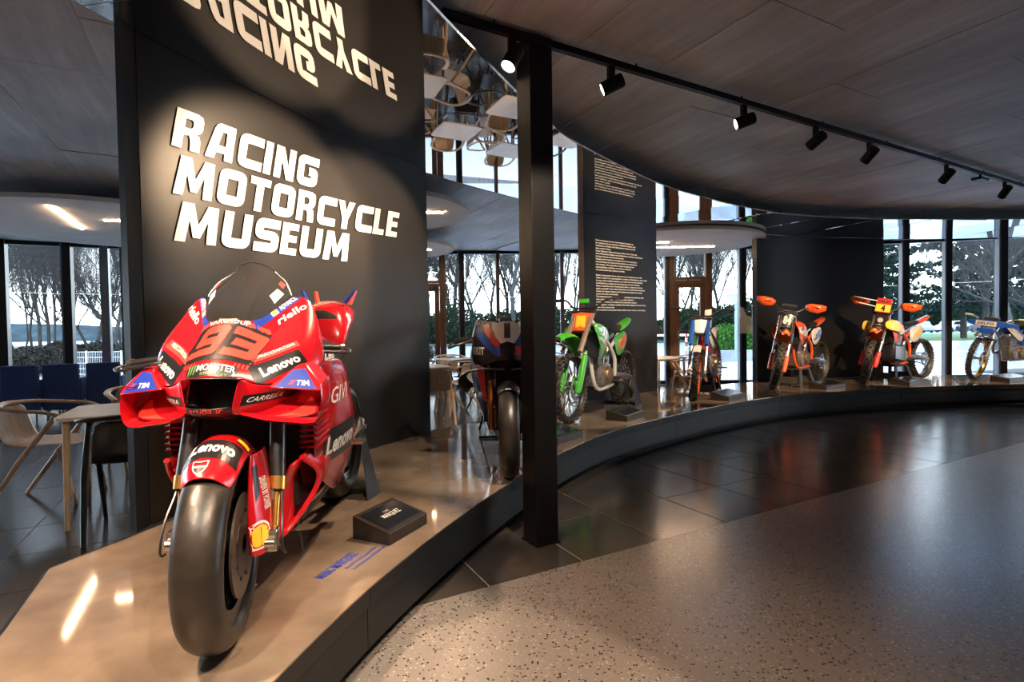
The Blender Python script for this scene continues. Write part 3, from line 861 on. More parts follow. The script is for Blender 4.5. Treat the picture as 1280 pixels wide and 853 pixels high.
def steer_T(deg, s0=.03, z0=.3, rake=24., T0=flipT):
    ax = Vector((sin(math.radians(rake)), 0, cos(math.radians(rake)))); R = Matrix.Rotation(math.radians(deg), 4, ax)
    o = Vector((s0, 0, z0))
    return lambda v: T0(R @ (Vector(v) - o) + o)

def slick_wheel(parent, s, r, w, T, rim_m=M_RIM, rr=.215, discs=(1, -1), nsp=6, name='front_wheel'):
    hw = w / 2; c = (s, 0, r)
    rim = MB(T).lathe([(rr - .03, -hw * .62), (rr, -hw * .70), (rr + .012, -hw * .74), (rr + .012, -hw * .66), (rr - .008, -hw * .55), (rr - .02, 0), (rr - .008, hw * .55), (rr + .012, hw * .66), (rr + .012, hw * .74), (rr, hw * .70), (rr - .03, hw * .62), (rr - .036, 0)], c, n=64, closed=True)
    rim.lathe([(0, -.05), (.035, -.05), (.035, .05), (0, .05)], c, n=24)
    for k in range(nsp):
        for dk in (-.13, .13):
            an = 2 * PI * k / nsp + .2; a2 = an + dk
            p0 = Vector(c) + Vector((cos(an) * .03, 0, sin(an) * .03)); p1 = Vector(c) + Vector((cos(a2) * (rr - .02), 0, sin(a2) * (rr - .02)))
            rim.tube([p0, p1], [.017, .011], 6)
    ro = rim.build(name, rim_m, parent)
    pr = []
    for k in range(15):
        t = k / 14; an = -PI * .5 * 1.0 + t * PI
        y = hw * sin(an) * (1.0); rad = (rr + .03) + (r - rr - .03) * (max(0, cos(an)) ** .85)
        pr.append((rad, y))
    pr = [(rr + .005, -hw * .72), (rr + .012, -hw * .92)] + pr + [(rr + .012, hw * .92), (rr + .005, hw * .72)]
    MB(T).lathe(pr, c, n=96).build('tyre', M_TYRE, ro, True, auto=60)
    for sg in discs:
        d = MB(T).lathe([(.095, sg * (.055)), (.155, sg * .055), (.155, sg * .062), (.095, sg * .062)], c, n=64, closed=True)
        do = d.build('brake_disc', M_CDISC, ro, True, auto=30)
        b = MB(T).lathe([(.03, sg * .056), (.097, sg * .056), (.097, sg * .0635), (.03, sg * .0635)], c, n=36, closed=True)
        for k in range(9):
            an = 2 * PI * k / 9; b.cyl(Vector(c) + Vector((cos(an) * .10, sg * .054, sin(an) * .10)), Vector(c) + Vector((cos(an) * .10, sg * .067, sin(an) * .10)), .006, n=8)
        b.build('disc_carrier', M_DKM, ro)
    return ro

FH = (-.945, 1.60, ZT); HEAD = math.radians(273)
hero = thing('race_motorcycle', 'big red race motorcycle numbered 93 with winglets, nearest to the viewer', 'motorcycle', FH, HEAD)
ST0 = steer_T(-13, T0=lambda v: v)
def ST(v):
    v = ST0(v); a = .075; d = v[2] - .80
    return (-(v[0] + .028), v[1] - d * a, v[2] + .002 if False else v[2])
wf = slick_wheel(hero, -.012, .30, .128, ST)
# --- front fender with the leg covers
AX = Vector((-.012, 0, .30))
fm = MB(ST); rows = []
for k in range(15):
    ph = math.radians(53 + (148 - 53) * k / 14)
    e = math.sin((k / 14) * PI) ** .5
    wid = .060 + .022 * e; rad = .318 + .014 * e
    row = []
    for j in range(9):
        t = -1 + 2 * j / 8; dr_ = (rad - .055 * abs(t) ** 2.4) ; yy = wid * math.copysign(abs(t) ** .9, t)
        row.append(AX + Vector((-cos(ph) * dr_, yy, sin(ph) * dr_)))
    rows.append(row)
fm.grid(rows)
fend = fm.build('front_fender', M_RED, hero, True, sub=1, solid=.003)
fd = Decals(fend, ST)
def fq(a0, a1, y0, y1, r=.33):   # quad on the fender, lower edge a0, upper edge a1
    f = lambda a, y: tuple(AX + Vector((-cos(math.radians(a)) * r, y, sin(math.radians(a)) * r)))
    return [f(a0, y0), f(a0, y1), f(a1, y1), f(a1, y0)]
q = fq(66, 84, -.068, .070); H_ = (-.6, 0, .8)
fd.panel('logo_panel', q, M_BLK, n_hint=H_); fd.text('Lenovo', q, M_WH, (.10, .28, .90, .78), .03, n_hint=H_)
q = fq(55, 64, -.034, .006)
fd.poly('crest', [(0, 1), (.03, .55), (.2, .25), (.5, 0), (.8, .25), (.97, .55), (1, 1), (.5, .92)], q, M_WH, n_hint=H_)
fd.poly('crest', [(.10, .50), (.25, .30), (.5, .10), (.75, .30), (.90, .50)], q, M_BLK, .0022, n_hint=H_)
fd.poly('crest', [(.08, .92), (.09, .62), (.91, .62), (.92, .92), (.5, .84)], q, M_RED, .0024, n_hint=H_)
q = fq(88, 104, .045, .078)
fd.panel('logo_panel', q, M_BLK, n_hint=(-.1, .6, .8)); fd.panel('logo_panel', [Vector(q[0]).lerp(Vector(q[3]), .08), Vector(q[1]).lerp(Vector(q[2]), .08), Vector(q[1]).lerp(Vector(q[2]), .38), Vector(q[0]).lerp(Vector(q[3]), .38)], M_YEL, .0022, n_hint=(-.1, .6, .8))
fd.poly('star', [(.2, .85), (.5, .70), (.8, .9), (.66, .62), (.85, .45), (.5, .52), (.15, .42), (.36, .62)], q, M_RED, .0026, n_hint=(-.1, .6, .8))
for sg in (1, -1):
    lc = MB(ST)
    # cover running from the fender down to the axle
    rows = []
    for s_a, y_a, s_b, y_b, z in ((-.00, .078, .14, .098, .575), (-.035, .080, .10, .118, .50), (-.055, .082, .055, .130, .42), (-.068, .084, .030, .138, .34), (-.055, .090, .012, .132, .268)):
        rows.append([(s_a + .03, sg * (y_a - .008), z), (s_a, sg * y_a, z), ((s_a + s_b) / 2 - .012, sg * ((y_a + y_b) / 2 + .008), z), (s_b, sg * y_b, z), (s_b + .03, sg * (y_b - .01), z)])
    lc.grid(rows)
    # inner duct box
    lo = lc.build('leg_cover', M_RED, hero, True, sub=2, solid=.004)
    ld = Decals(lo, ST)
    q = [(-.072, sg * .090, .290), (.008, sg * .134, .290), (.014, sg * .138, .378), (-.076, sg * .088, .378)]
    if sg < 0: q = [q[1], q[0], q[3], q[2]]
    hnt = (-.5, sg * .8, 0)
    # shell-shaped fan emblem: white edge, yellow fan, red ribs
    fan = [(.5 + .5 * cos(math.radians(a)) * (1.0 if 20 < a < 160 else .98), .42 + .56 * sin(math.radians(a))) for a in range(-20, 201, 10)] + [(.22, .10), (.22, 0), (.78, 0), (.78, .10)]
    ld.poly('emblem', fan, q, M_WH, .0014, hnt)
    fan2 = [(.5 + (x - .5) * .86, .44 + (y - .44) * .84) for x, y in fan]
    ld.poly('emblem', fan2, q, M_RED, .0020, hnt)
    fan3 = [(.5 + (x - .5) * .74, .44 + (y - .44) * .74) for x, y in fan]
    ld.poly('emblem', fan3, q, M_YEL, .0026, hnt)
    for a in (35, 60, 90, 120, 145):
        c0 = Vector((.5, .10)); d = Vector((cos(math.radians(a)), sin(math.radians(a)))); nrm = Vector((-d.y, d.x)) * .018
        ld.put('emblem', [c0 + nrm * .3, c0 - nrm * .3, c0 + d * .66 - nrm, c0 + d * .66 + nrm], [(0, 1, 2, 3)], q, M_RED, .0034, hnt)
    ld.text('DRIVEN BY POWER', [(.0, sg * .12, .50), (.0, sg * .12, .40), (.035, sg * .135, .40), (.035, sg * .135, .50)] if sg > 0 else [(.0, sg * .12, .40), (.0, sg * .12, .50), (.035, sg * .135, .50), (.035, sg * .135, .40)], M_WH, n_hint=hnt)
    ld.poly('vent', [(.1, .95), (.7, 1), (.8, .2), (.25, 0)], [(-.03, .084, .43), (.0, .10, .43), (.03, .10, .54), (-.01, .084, .54)] if sg > 0 else [(.0, -.10, .43), (-.03, -.084, .43), (-.01, -.084, .54), (.03, -.10, .54)], M_BLK, .0015, hnt)
    # fork leg: carbon upper tube, gold collar, gold lower leg, caliper, hoses
    y = sg * .138
    fk = MB(ST)
    fk.tube([(.300, sg * .118, .965), (.112, y, .46)], [.030, .026], 16)
    fo_ = fk.build('fork_tube', M_CARB, hero)
    MB(ST).tube([(.118, y, .475), (.104, y, .435)], .0295, 16).build('collar', M_GOLD, fo_)
    MB(ST).tube([(.106, y, .44), (.045, y, .29)], [.013, .012], 14).build('fork_slider', M_GOLD, fo_)
    MB(ST).box((.022, sg * .138, .30), (.05, .035, .07)).build('axle_clamp', M_CHR, fo_, False, bevel=.006)
    ca = MB(ST).box((.115, sg * .098, .385), (.05, .07, .14), Matrix.Rotation(-.4, 3, 'Y'))
    for k in range(3): ca.cyl((.10 + k * .01, sg * .13, .34 + k * .035), (.10 + k * .01, sg * .145, .34 + k * .035), .012, n=10)
    ca.build('brake_caliper', M_CHR, fo_, True, bevel=.005, auto=30)
    MB(ST).tube(spline([(.05, sg * .15, .27), (.03, sg * .175, .25), (.0, sg * .17, .29), (.03, sg * .165, .36), (.12, sg * .15, .47), (.2, sg * .13, .72)], 5), .004, 6).build('brake_hose', M_DKM, fo_)
    MB(ST).cyl((-.012, sg * .09, .30), (-.012, sg * .150, .30), .016, n=14).build('axle_nut', M_CHR, fo_)

# --- upper cowl
R0 = [(.045, 0, .808), (.060, .055, .806), (.083, .094, .798), (.092, .138, .772), (.150, .212, .782), (.222, .266, .812), (.31, .286, .83)]
R1 = [(.068, 0, .842), (.080, .055, .842), (.106, .100, .838), (.135, .158, .832), (.180, .216, .850), (.235, .262, .872), (.32, .280, .885)]
R2 = [(.110, 0, .890), (.123, .055, .887), (.162, .104, .882), (.188, .165, .886), (.212, .224, .905), (.270, .252, .932), (.345, .262, .945)]
R3 = [(.160, 0, .945), (.173, .050, .942), (.220, .098, .930), (.262, .155, .945), (.285, .197, .972), (.330, .228, .995), (.370, .242, 1.005)]
R4 = [(.198, 0, .992), (.206, .045, .990), (.224, .086, .985), (.300, .122, 1.032), (.372, .150, 1.080), (.385, .185, 1.085), (.395, .215, 1.060)]
def rearr(r, ds=.10, dy=-.015, dz=.0): return r + [(r[-1][0] + ds, r[-1][1] + dy, r[-1][2] + dz)]
rows = [R0, R1, R2, R3, R4]
mb = MB(flipT)
full = [[(p[0], -p[1], p[2]) for p in r[:0:-1]] + r for r in rows]
mb.grid(full)
cowl = mb.build('upper_cowl', M_RED, hero, True, sub=2, solid=.004)
cd = Decals(cowl)
FR = (-.9, 0, .6)
# number
q93 = [(.118, -.112, .846), (.118, .112, .846), (.222, .124, .930), (.214, -.112, .930)]
cd.panel('number_field', [(.11, -.118, .838), (.11, .112, .838), (.232, .132, .936), (.232, -.100, .936)], M_BLK, nu=24, nv=10, n_hint=FR)
cd.text('93', [(.115, -.104, .848), (.115, .104, .848), (.226, .118, .928), (.226, -.092, .928)], M_FLUO, (.02, .06, .99, .94), stroke=.25, shear=.14, n_hint=FR, name='number')
cd.panel('stripe', [(.226, -.104, .938), (.226, .130, .938), (.240, .122, .952), (.240, -.098, .952)], M_FLUO, nv=2, nu=24, n_hint=FR)
for side in (1, -1):
    for k in range(4):
        y0 = side * (.062 + .011 * k)
        cd.panel('stripe', [(.09, y0, .832), (.09, y0 + .005, .832), (.10, y0 + .007, .846), (.10, y0 + .002, .846)], M_FLUO, nu=2, nv=3, n_hint=FR)
q = [(.055, -.078, .812), (.055, .078, .812), (.09, .078, .840), (.09, -.078, .840)]
cd.panel('logo_panel', q, M_BLK, n_hint=FR)
cd.text('MONSTER', q, M_WH, (.24, .42, .96, .92), .012, n_hint=FR)
cd.text('ENERGY', q, M_GRN, (.34, .10, .86, .30), .012, n_hint=FR)
for k in range(3):
    cd.poly('claw_mark', [(.05 + .06 * k, .95), (.09 + .06 * k, .95), (.085 + .06 * k, .35), (.06 + .06 * k, .15)], q, M_GRN, .0024, FR)
qv = [(.196, -.070, .968), (.196, .075, .968), (.215, .075, .982), (.215, -.070, .982)]
cd.text('VARGROUP', qv, M_WH, (.05, .1, .95, .95), .0, n_hint=FR)
ql = [(.084, .136, .780), (.206, .262, .849), (.197, .233, .897), (.103, .098, .833)]
for side, Q in ((1, ql), (-1, mir(ql))):
    h = (-.7, side * .7, .35)
    cd.panel('logo_panel', Q, M_BLK, nu=18, nv=8, n_hint=h)
    cd.text('Lenovo', Q, M_WH, (.16, .26, .90, .76), .035, n_hint=h)
    qf = [(.106, .104, .846), (.206, .235, .906), (.203, .229, .928), (.122, .110, .872)]
    Qf = qf if side > 0 else mir(qf)
    cd.panel('stripe', Qf, M_FLUO, nu=14, nv=4, n_hint=h); cd.text('FRECCIAROSSA', Qf, M_WH, (.14, .40, .92, .88), .005, n_hint=h)
    qa = [(.205, .090, .958), (.372, .188, 1.078), (.362, .158, 1.092), (.222, .070, .990)]
    Qa = qa if side > 0 else mir(qa)
    ha = (-.6, side * .6, .6)
    cd.panel('stripe', Qa, M_BLUE, nu=18, nv=6, n_hint=ha); cd.text('ADVANCE', Qa, M_WH, (.55, .15, .95, .85) if side > 0 else (.05, .15, .45, .85), .02, .2, n_hint=ha)
    bx0 = .36 if side > 0 else .50
    cd.poly('emblem', [(bx0, .1), (bx0 + .14, .1), (bx0 + .14, .9), (bx0, .9)], Qa, M_WH, .0020, ha)
    cd.poly('emblem', [(bx0 + .07 + .05 * cos(a * PI / 6), .5 + .34 * sin(a * PI / 6)) for a in range(12)], Qa, M_YEL, .0028, ha)
    qr = [(.246, .142, .968), (.368, .218, 1.035), (.366, .206, 1.068), (.262, .130, 1.000)]
    Qr = qr if side > 0 else mir(qr)
    cd.text('riello', Qr, M_WH, (.08, .1, .92, .9), .02, n_hint=ha)
# rear closing wall of the cowl sides (thickness seen from behind)
# --- windscreen
rim_pts = [(.198, 0, .990), (.208, .050, .988), (.226, .088, .986), (.300, .122, 1.034), (.372, .150, 1.082)]
rim2 = [(.235, 0, 1.045), (.245, .052, 1.043), (.275, .092, 1.045), (.330, .120, 1.080), (.380, .140, 1.105)]
rim3 = [(.290, 0, 1.115), (.300, .050, 1.110), (.325, .085, 1.108), (.362, .108, 1.122), (.395, .122, 1.135)]
rim4 = [(.350, 0, 1.180), (.357, .040, 1.172), (.375, .066, 1.164), (.395, .085, 1.160), (.410, .095, 1.158)]
rim5 = [(.392, 0, 1.208), (.396, .030, 1.203), (.403, .050, 1.194), (.412, .064, 1.184), (.420, .074, 1.176)]
rows = [[(p[0], -p[1], p[2]) for p in r[:0:-1]] + r for r in (rim_pts, rim2, rim3, rim4, rim5)]
scr = MB(flipT).grid(rows).build('windscreen', M_SCR, hero, True, sub=2)
sd = Decals(scr)
for side in (1, -1):
    qs = [(.300, .116, 1.050), (.352, .128, 1.083), (.347, .108, 1.104), (.306, .096, 1.078)]
    sd.panel('sticker', qs if side > 0 else mir(qs), M_WH, n_hint=(-.6, side * .6, .5))
    qs = [(.362, .122, 1.105), (.385, .124, 1.120), (.384, .108, 1.136), (.365, .106, 1.124)]
    sd.panel('sticker', qs if side > 0 else mir(qs), M_FLUO, n_hint=(-.6, side * .6, .5))
half = [Vector(r[-1]) for r in (rim_pts, rim2, rim3, rim4, rim5)] + [Vector(p) for p in rim5[::-1][1:]]
MB(flipT).tube(spline(half + [Vector((p.x, -p.y, p.z)) for p in half[::-1][1:]], 4), .0022, 5).build('screen_edge_glint', M_CHR, scr)  # bright metal tube imitates the highlight along the screen rim
# --- air intake mouth and chin
MB(flipT).grid([[(.055, -.094, .80), (.04, -.05, .806), (.035, 0, .806), (.04, .05, .806), (.055, .094, .80)],
                [(.16, -.094, .80), (.16, -.05, .806), (.16, 0, .806), (.16, .05, .806), (.16, .094, .80)],
                [(.16, -.07, .70), (.16, -.04, .695), (.16, 0, .692), (.16, .04, .695), (.16, .07, .70)],
                [(.050, -.068, .708), (.035, -.04, .70), (.028, 0, .698), (.035, .04, .70), (.050, .068, .708)]]).build('air_intake', M_BLK, hero, True, solid=.003)
ch = MB(flipT).grid([[(.048, -.070, .722), (.032, -.045, .716), (.025, 0, .713), (.032, .045, .716), (.048, .070, .722)],
                     [(.046, -.072, .700), (.030, -.048, .694), (.022, 0, .690), (.030, .048, .694), (.046, .072, .700)],
                     [(.14, -.075, .672), (.12, -.05, .668), (.12, 0, .665), (.12, .05, .668), (.14, .075, .672)]]).build('chin', M_CARB, hero, True, sub=1, solid=.003)
chd = Decals(ch)
chd.text('aruba.it', [(.03, -.050, .700), (.03, .050, .700), (.03, .050, .717), (.03, -.050, .717)], M_FLUO, bold=-.01, shear=.3, n_hint=(-1, 0, 0))
for sg in (1, -1):
    # cheek beside the mouth, down to the lower wing root
    ck = MB(flipT).grid([[(.060, sg * .088, .806), (.083, sg * .100, .796), (.095, sg * .140, .772), (.152, sg * .212, .782), (.222, sg * .264, .812), (.31, sg * .284, .83)],
                         [(.058, sg * .080, .760), (.080, sg * .094, .756), (.098, sg * .140, .750), (.160, sg * .200, .758), (.235, sg * .245, .775), (.32, sg * .268, .78)],
                         [(.050, sg * .070, .715), (.072, sg * .082, .712), (.100, sg * .130, .716), (.165, sg * .180, .722), (.240, sg * .225, .728), (.33, sg * .252, .73)],
                         [(.060, sg * .066, .690), (.085, sg * .075, .682), (.120, sg * .115, .680), (.180, sg * .160, .684), (.26, sg * .210, .688), (.35, sg * .245, .69)]]).build('cowl_cheek', M_RED, hero, True, sub=2, solid=.004)
    kd = Decals(ck)
    qc = [(.072, .084, .716), (.225, .215, .735), (.230, .230, .768), (.078, .092, .748)]
    kd.panel('logo_panel', qc if sg > 0 else mir(qc), M_BLK, n_hint=(-.8, sg * .6, 0))
    kd.text('CARRERA', qc if sg > 0 else mir(qc), M_WH, (.08, .25, .62, .75) if sg > 0 else (.38, .25, .92, .75), .0, .3, n_hint=(-.8, sg * .6, 0))
    # upper wing blade with the blue field (a thick curved blade), outer fence and lower wing
    up = [[(.098, sg * .168, .772), (.150, sg * .170, .786), (.26, sg * .170, .80)],
          [(.132, sg * .235, .785), (.168, sg * .232, .806), (.27, sg * .236, .822)],
          [(.128, sg * .312, .772), (.176, sg * .300, .812), (.26, sg * .300, .822)]]
    # blue face: steep facing plate
    wp = MB(flipT)
    P0 = [(.098, sg * .165, .768), (.126, sg * .318, .752), (.150, sg * .322, .768), (.172, sg * .262, .838), (.160, sg * .236, .834)]
    P1 = [(p[0] + .10, p[1] * .985, p[2] + .012) for p in P0]
    n = 5
    wp.add(P0 + P1, [tuple(range(n)), tuple(range(n, 2 * n))[::-1]] + [(i, (i + 1) % n, n + (i + 1) % n, n + i) for i in range(n)])
    wo = wp.build('winglet', M_RED, hero, True, bevel=.005, auto=30)
    wd = Decals(wo)
    qb = [(.104, .182, .770), (.127, .308, .758), (.150, .290, .806), (.158, .236, .826)]
    Qb = [qb[0], qb[1], (.160, .262, .826), (.148, .228, .822)]
    if sg < 0: Qb = [(p[0], -p[1], p[2]) for p in (qb[1], qb[0])] + [(.148, -.228, .822), (.160, -.262, .826)]
    wd.panel('logo_panel', Qb, M_BLUE, nu=10, nv=6, n_hint=(-1, 0, .2))
    wd.text('TIM', Qb, M_WH, (.50, .14, .90, .42) if sg > 0 else (.40, .14, .80, .42), .012, .2, n_hint=(-1, 0, .2))
    for k in range(3): wd.poly('emblem', [(.28 + .02 * k + (-.18 if sg < 0 else 0), .16 + .1 * k), (.42 + .02 * k + (-.18 if sg < 0 else 0), .16 + .1 * k), (.42 + .02 * k + (-.18 if sg < 0 else 0), .20 + .1 * k), (.28 + .02 * k + (-.18 if sg < 0 else 0), .20 + .1 * k)], Qb, M_FLUO, .0024, (-1, 0, .2))
    # loop: outer fence curving down and in to the lower wing
    path = [(.142, sg * .316, .772), (.136, sg * .321, .715), (.132, sg * .312, .668), (.126, sg * .285, .648), (.108, sg * .22, .655), (.088, sg * .15, .668), (.072, sg * .085, .690)]
    sp = spline(path, 5); rows = []
    for i, p in enumerate(sp):
        t = i / (len(sp) - 1); chord = .115 + .05 * t
        rows.append([p + Vector((0, 0, 0)), p + Vector((.012, sg * .005 * (1 - t), .006)), p + Vector((chord, -sg * .004, .020)), p + Vector((chord, -sg * .010, .014)), p + Vector((.012, -sg * .006 * (1 - t), -.007))])
    lw_ = MB(flipT).grid(rows, close=True).build('lower_wing', M_RED, hero, True, auto=40)
    # sweeping orange-red flash inside the loop, and inner ramp filling the loop back
    ramp = MB(flipT).grid([[(.16, sg * .10, .705), (.19, sg * .17, .730), (.235, sg * .235, .760), (.255, sg * .288, .772)],
                           [(.125, sg * .10, .690), (.160, sg * .18, .690), (.200, sg * .250, .705), (.225, sg * .300, .72)],
                           [(.095, sg * .12, .672), (.130, sg * .20, .662), (.160, sg * .27, .662), (.175, sg * .300, .675)]]).build('wing_ramp', M_RED, hero, True, sub=2, solid=.004)
    rd = Decals(ramp)
    qz = [(.12, .16, .668), (.17, .29, .668), (.23, .29, .76), (.15, .16, .69)]
    rd.poly('flash', [(.05, .05), (.5, .02), (.97, .03), (.99, .4), (.82, .80), (.6, .45), (.35, .22)] if sg > 0 else [(.95, .05), (.5, .02), (.03, .03), (.01, .4), (.18, .80), (.4, .45), (.65, .22)], qz if sg > 0 else mir(qz), M_FLUO, .002, (-.8, 0, .6))
    # --- side fairing
    st = [(.27, [(.268, .83), (.262, .74), (.240, .66), (.252, .58), (.246, .50)]),
          (.42, [(.272, .85), (.276, .74), (.272, .63), (.256, .50), (.222, .37)]),
          (.62, [(.262, .84), (.268, .74), (.266, .60), (.244, .44), (.200, .28)]),
          (.82, [(.232, .76), (.250, .68), (.248, .54), (.222, .38), (.170, .22)]),
          (1.00, [(.180, .62), (.215, .58), (.222, .48), (.200, .36), (.150, .22)])]
    sf = MB(flipT).grid([[(s, sg * y, z) for y, z in pr] for s, pr in st]).build('side_fairing', M_RED, hero, True, sub=2, solid=.005)
    qd = Decals(sf)
    qL = [(.36, .262, .47), (.98, .235, .50), (.86, .262, .66), (.42, .28, .60)]
    QL = [(.38, .26, .44), (.92, .22, .40), (.92, .24, .56), (.38, .28, .57)]
    QQ = QL if sg > 0 else mir(QL)
    qd.panel('logo_panel', QQ, M_BLK, nu=20, nv=8, n_hint=(0, sg, 0)); qd.text('Lenovo', QQ, M_WH, (.06, .26, .94, .78), .035, n_hint=(0, sg, 0))
    Q2 = [(.40, .27, .66), (.70, .26, .66), (.70, .26, .74), (.40, .27, .74)]
    qd.text('GIVI', Q2 if sg > 0 else mir(Q2), M_WH, (.05, .1, .95, .9), .008, .2, n_hint=(0, sg, 0))
    # gills below the wing
    for k in range(6):
        z = .630 - .020 * k
        MB(flipT).hexa([(.285, sg * .195, z), (.27, sg * .262, z + .004), (.40, sg * .270, z + .018), (.40, sg * .20, z + .014), (.285, sg * .195, z + .006), (.27, sg * .262, z + .012), (.40, sg * .270, z + .026), (.40, sg * .20, z + .022)]).build('gill', M_RED, sf, False)
    # ground effect duct at the lower front corner
    o_ = [(.215, sg * .225, .515), (.285, sg * .255, .455), (.315, sg * .246, .395), (.290, sg * .215, .330), (.240, sg * .170, .262), (.200, sg * .150, .245)]
    i_ = [(.205, sg * .195, .490), (.222, sg * .160, .430), (.228, sg * .150, .36), (.215, sg * .148, .31), (.200, sg * .140, .26), (.195, sg * .140, .235)]
    duct = MB(flipT)
    oo = spline(o_, 4); ii = spline(i_, 4); rows = []
    for a, b in zip(oo, ii):
        a = Vector(a); b = Vector(b)
        rows.append([a, a + Vector((.24, -sg * .02, .02)), ])
    duct.grid(rows)
    rows = [[Vector(b), Vector(b) + Vector((.24, sg * .02, .02))] for b in ii]
    duct.grid(rows)
    dob = duct.build('side_duct', M_RED, hero, True, solid=.012)
    lip = MB(flipT).tube([Vector(p) for p in oo], .010, 8); lip.tube([Vector(p) for p in ii], .006, 8); lip.build('duct_lip', M_RED, dob)
    MB(flipT).grid([[Vector(a) + Vector((.10, -sg * .012, .01)), Vector(b) + Vector((.10, sg * .012, .01))] for a, b in zip(oo, ii)]).build('duct_throat', M_BLK, dob, True)
# belly pan, radiator, engine mass
MB(flipT).grid([[(s, y * w, z) for y, z in ((-.16, .30), (-.10, .17), (0, .13), (.10, .17), (.16, .30))] for s, w in ((.30, .8), (.45, 1.1), (.7, 1.1), (.95, .9))]).build('belly_pan', M_RED, hero, True, sub=1, solid=.005)
MB(flipT).box((.33, 0, .52), (.05, .36, .40)).build('radiator', mat('radiator_core', (.015, .015, .016), .5, .4, .5, 300, .8), hero, False)
MB(flipT).hexa([(.40, -.16, .22), (.95, -.14, .22), (.95, .14, .22), (.40, .16, .22), (.42, -.15, .78), (.98, -.11, .76), (.98, .11, .76), (.42, .15, .78)]).build('engine', M_DKM, hero, True, bevel=.02)
MB(flipT).box((.30, 0, .80), (.12, .17, .03)).build('lower_yoke', M_DKM, hero, False, bevel=.01)
# tank with dark top pad
tk = []
for s, w, zb, zt_ in ((.46, .13, .76, .95), (.58, .185, .74, 1.0), (.72, .20, .72, .985), (.88, .165, .72, .93), (1.02, .11, .74, .85)):
    tk.append([(s, y * w, zb + (zt_ - zb) * h) for y, h in ((-.85, 0), (-1.02, .35), (-.95, .72), (-.55, .97), (0, 1.02), (.55, .97), (.95, .72), (1.02, .35), (.85, 0))])
tank = MB(flipT).grid(tk).build('fuel_tank', M_RED, hero, True, sub=2)
tkd = Decals(tank)
for sg in (1, -1):
    Q = [(.60, .20, .80), (.92, .17, .78), (.90, .16, .88), (.62, .19, .92)]
    tkd.panel('logo_panel', Q if sg > 0 else mir(Q), M_BLK, n_hint=(0, sg, .2)); tkd.text('Lenovo', Q if sg > 0 else mir(Q), M_WH, (.1, .25, .9, .8), .03, n_hint=(0, sg, .2))
tkd.panel('knee_pad', [(.50, -.10, .98), (.50, .10, .98), (.80, .10, .97), (.80, -.10, .97)], M_SEAT, .003, n_hint=(0, 0, 1))
# seat, tail
sl = []
for s, w, zb, zt_ in ((1.00, .10, .76, .84), (1.10, .12, .78, .87), (1.22, .13, .82, .90)):
    sl.append([(s, y * w, zb + (zt_ - zb) * h) for y, h in ((-1, 0), (-1, .7), (-.6, 1), (0, 1.02), (.6, 1), (1, .7), (1, 0))])
MB(flipT).grid(sl).build('seat', M_SEAT, hero, True, sub=1, solid=.01)
tl = []
for s, w, zb, zt_ in ((1.16, .135, .80, .93), (1.22, .14, .84, 1.085), (1.34, .135, .90, 1.125), (1.50, .11, .96, 1.12), (1.66, .075, 1.02, 1.10)):
    tl.append([(s, y * w, zb + (zt_ - zb) * h) for y, h in ((-.7, 0), (-1, .3), (-.92, .7), (-.55, .96), (0, 1.0), (.55, .96), (.92, .7), (1, .3), (.7, 0))])
tail = MB(flipT).grid(tl); tail.f.append(tuple(range(8, -1, -1)))
tail = tail.build('tail_unit', M_RED, hero, True, sub=2)
MB(flipT).ell((1.215, 0, .985), (.020, .100, .075)).build('back_pad', M_SEAT, tail)
td = Decals(tail)
td.poly('emblem', [(.5 + .4 * cos(k * PI / 6) * (1 if k % 2 else .75), .5 + .4 * sin(k * PI / 6) * (1 if k % 2 else .75)) for k in range(12)], [(1.26, .13, .98), (1.36, .12, .98), (1.36, .12, 1.06), (1.26, .12, 1.06)], M_WH, n_hint=(0, 1, .3))
for sg in (1, -1):
    for (s0, y0, z0), (s1, y1, z1), mm in (((1.30, .095, 1.10), (1.36, .140, 1.175), M_BLUE), ((1.44, .085, 1.10), (1.50, .110, 1.18), M_FLUO)):
        MB(flipT).hexa([(s0, sg * y0, z0), (s0 + .07, sg * y0, z0), (s0 + .07, sg * (y0 + .008), z0), (s0, sg * (y0 + .008), z0), (s1, sg * y1, z1), (s1 + .04, sg * y1, z1), (s1 + .04, sg * (y1 + .008), z1), (s1, sg * (y1 + .008), z1)]).build('tail_fin', mm, tail, False)
# subframe side between tank and tail, swingarm, rear wheel
MB(flipT).hexa([(.95, -.11, .66), (1.25, -.09, .80), (1.25, .09, .80), (.95, .11, .66), (.95, -.115, .80), (1.25, -.10, .86), (1.25, .10, .86), (.95, .115, .80)]).build('seat_support', M_RED, hero, True, bevel=.01)
wr = slick_wheel(hero, 1.44, .325, .19, flipT, name='rear_wheel', discs=(1,), rr=.215)
sa = MB(flipT)
for sg in (1, -1):
    sa.tube(spline([(.90, sg * .09, .45), (1.1, sg * .125, .47), (1.3, sg * .135, .39), (1.46, sg * .135, .325)], 4), [.05] * 8 + [.045, .04, .035, .03, .03], 10, flat=(.6, 1))
sa.build('swingarm', M_CARB, hero)
MB(flipT).grid([[Vector((1.44 - .335 * cos(math.radians(a)), y, .325 + .335 * sin(math.radians(a)))) for y in (-.10, -.05, 0, .05, .10)] for a in range(5, 110, 15)]).build('rear_hugger', M_CARB, hero, True, solid=.004)
for sg in (1,):
    MB(flipT).tube([(1.05, sg * .15, .35), (1.2, sg * .19, .42), (1.32, sg * .17, .45)], [.02, .024, .024], 12).build('exhaust', M_CHR, hero)
    MB(flipT).box((1.02, sg * .23, .40), (.08, .06, .015)).build('footrest', M_CHR, hero, False)
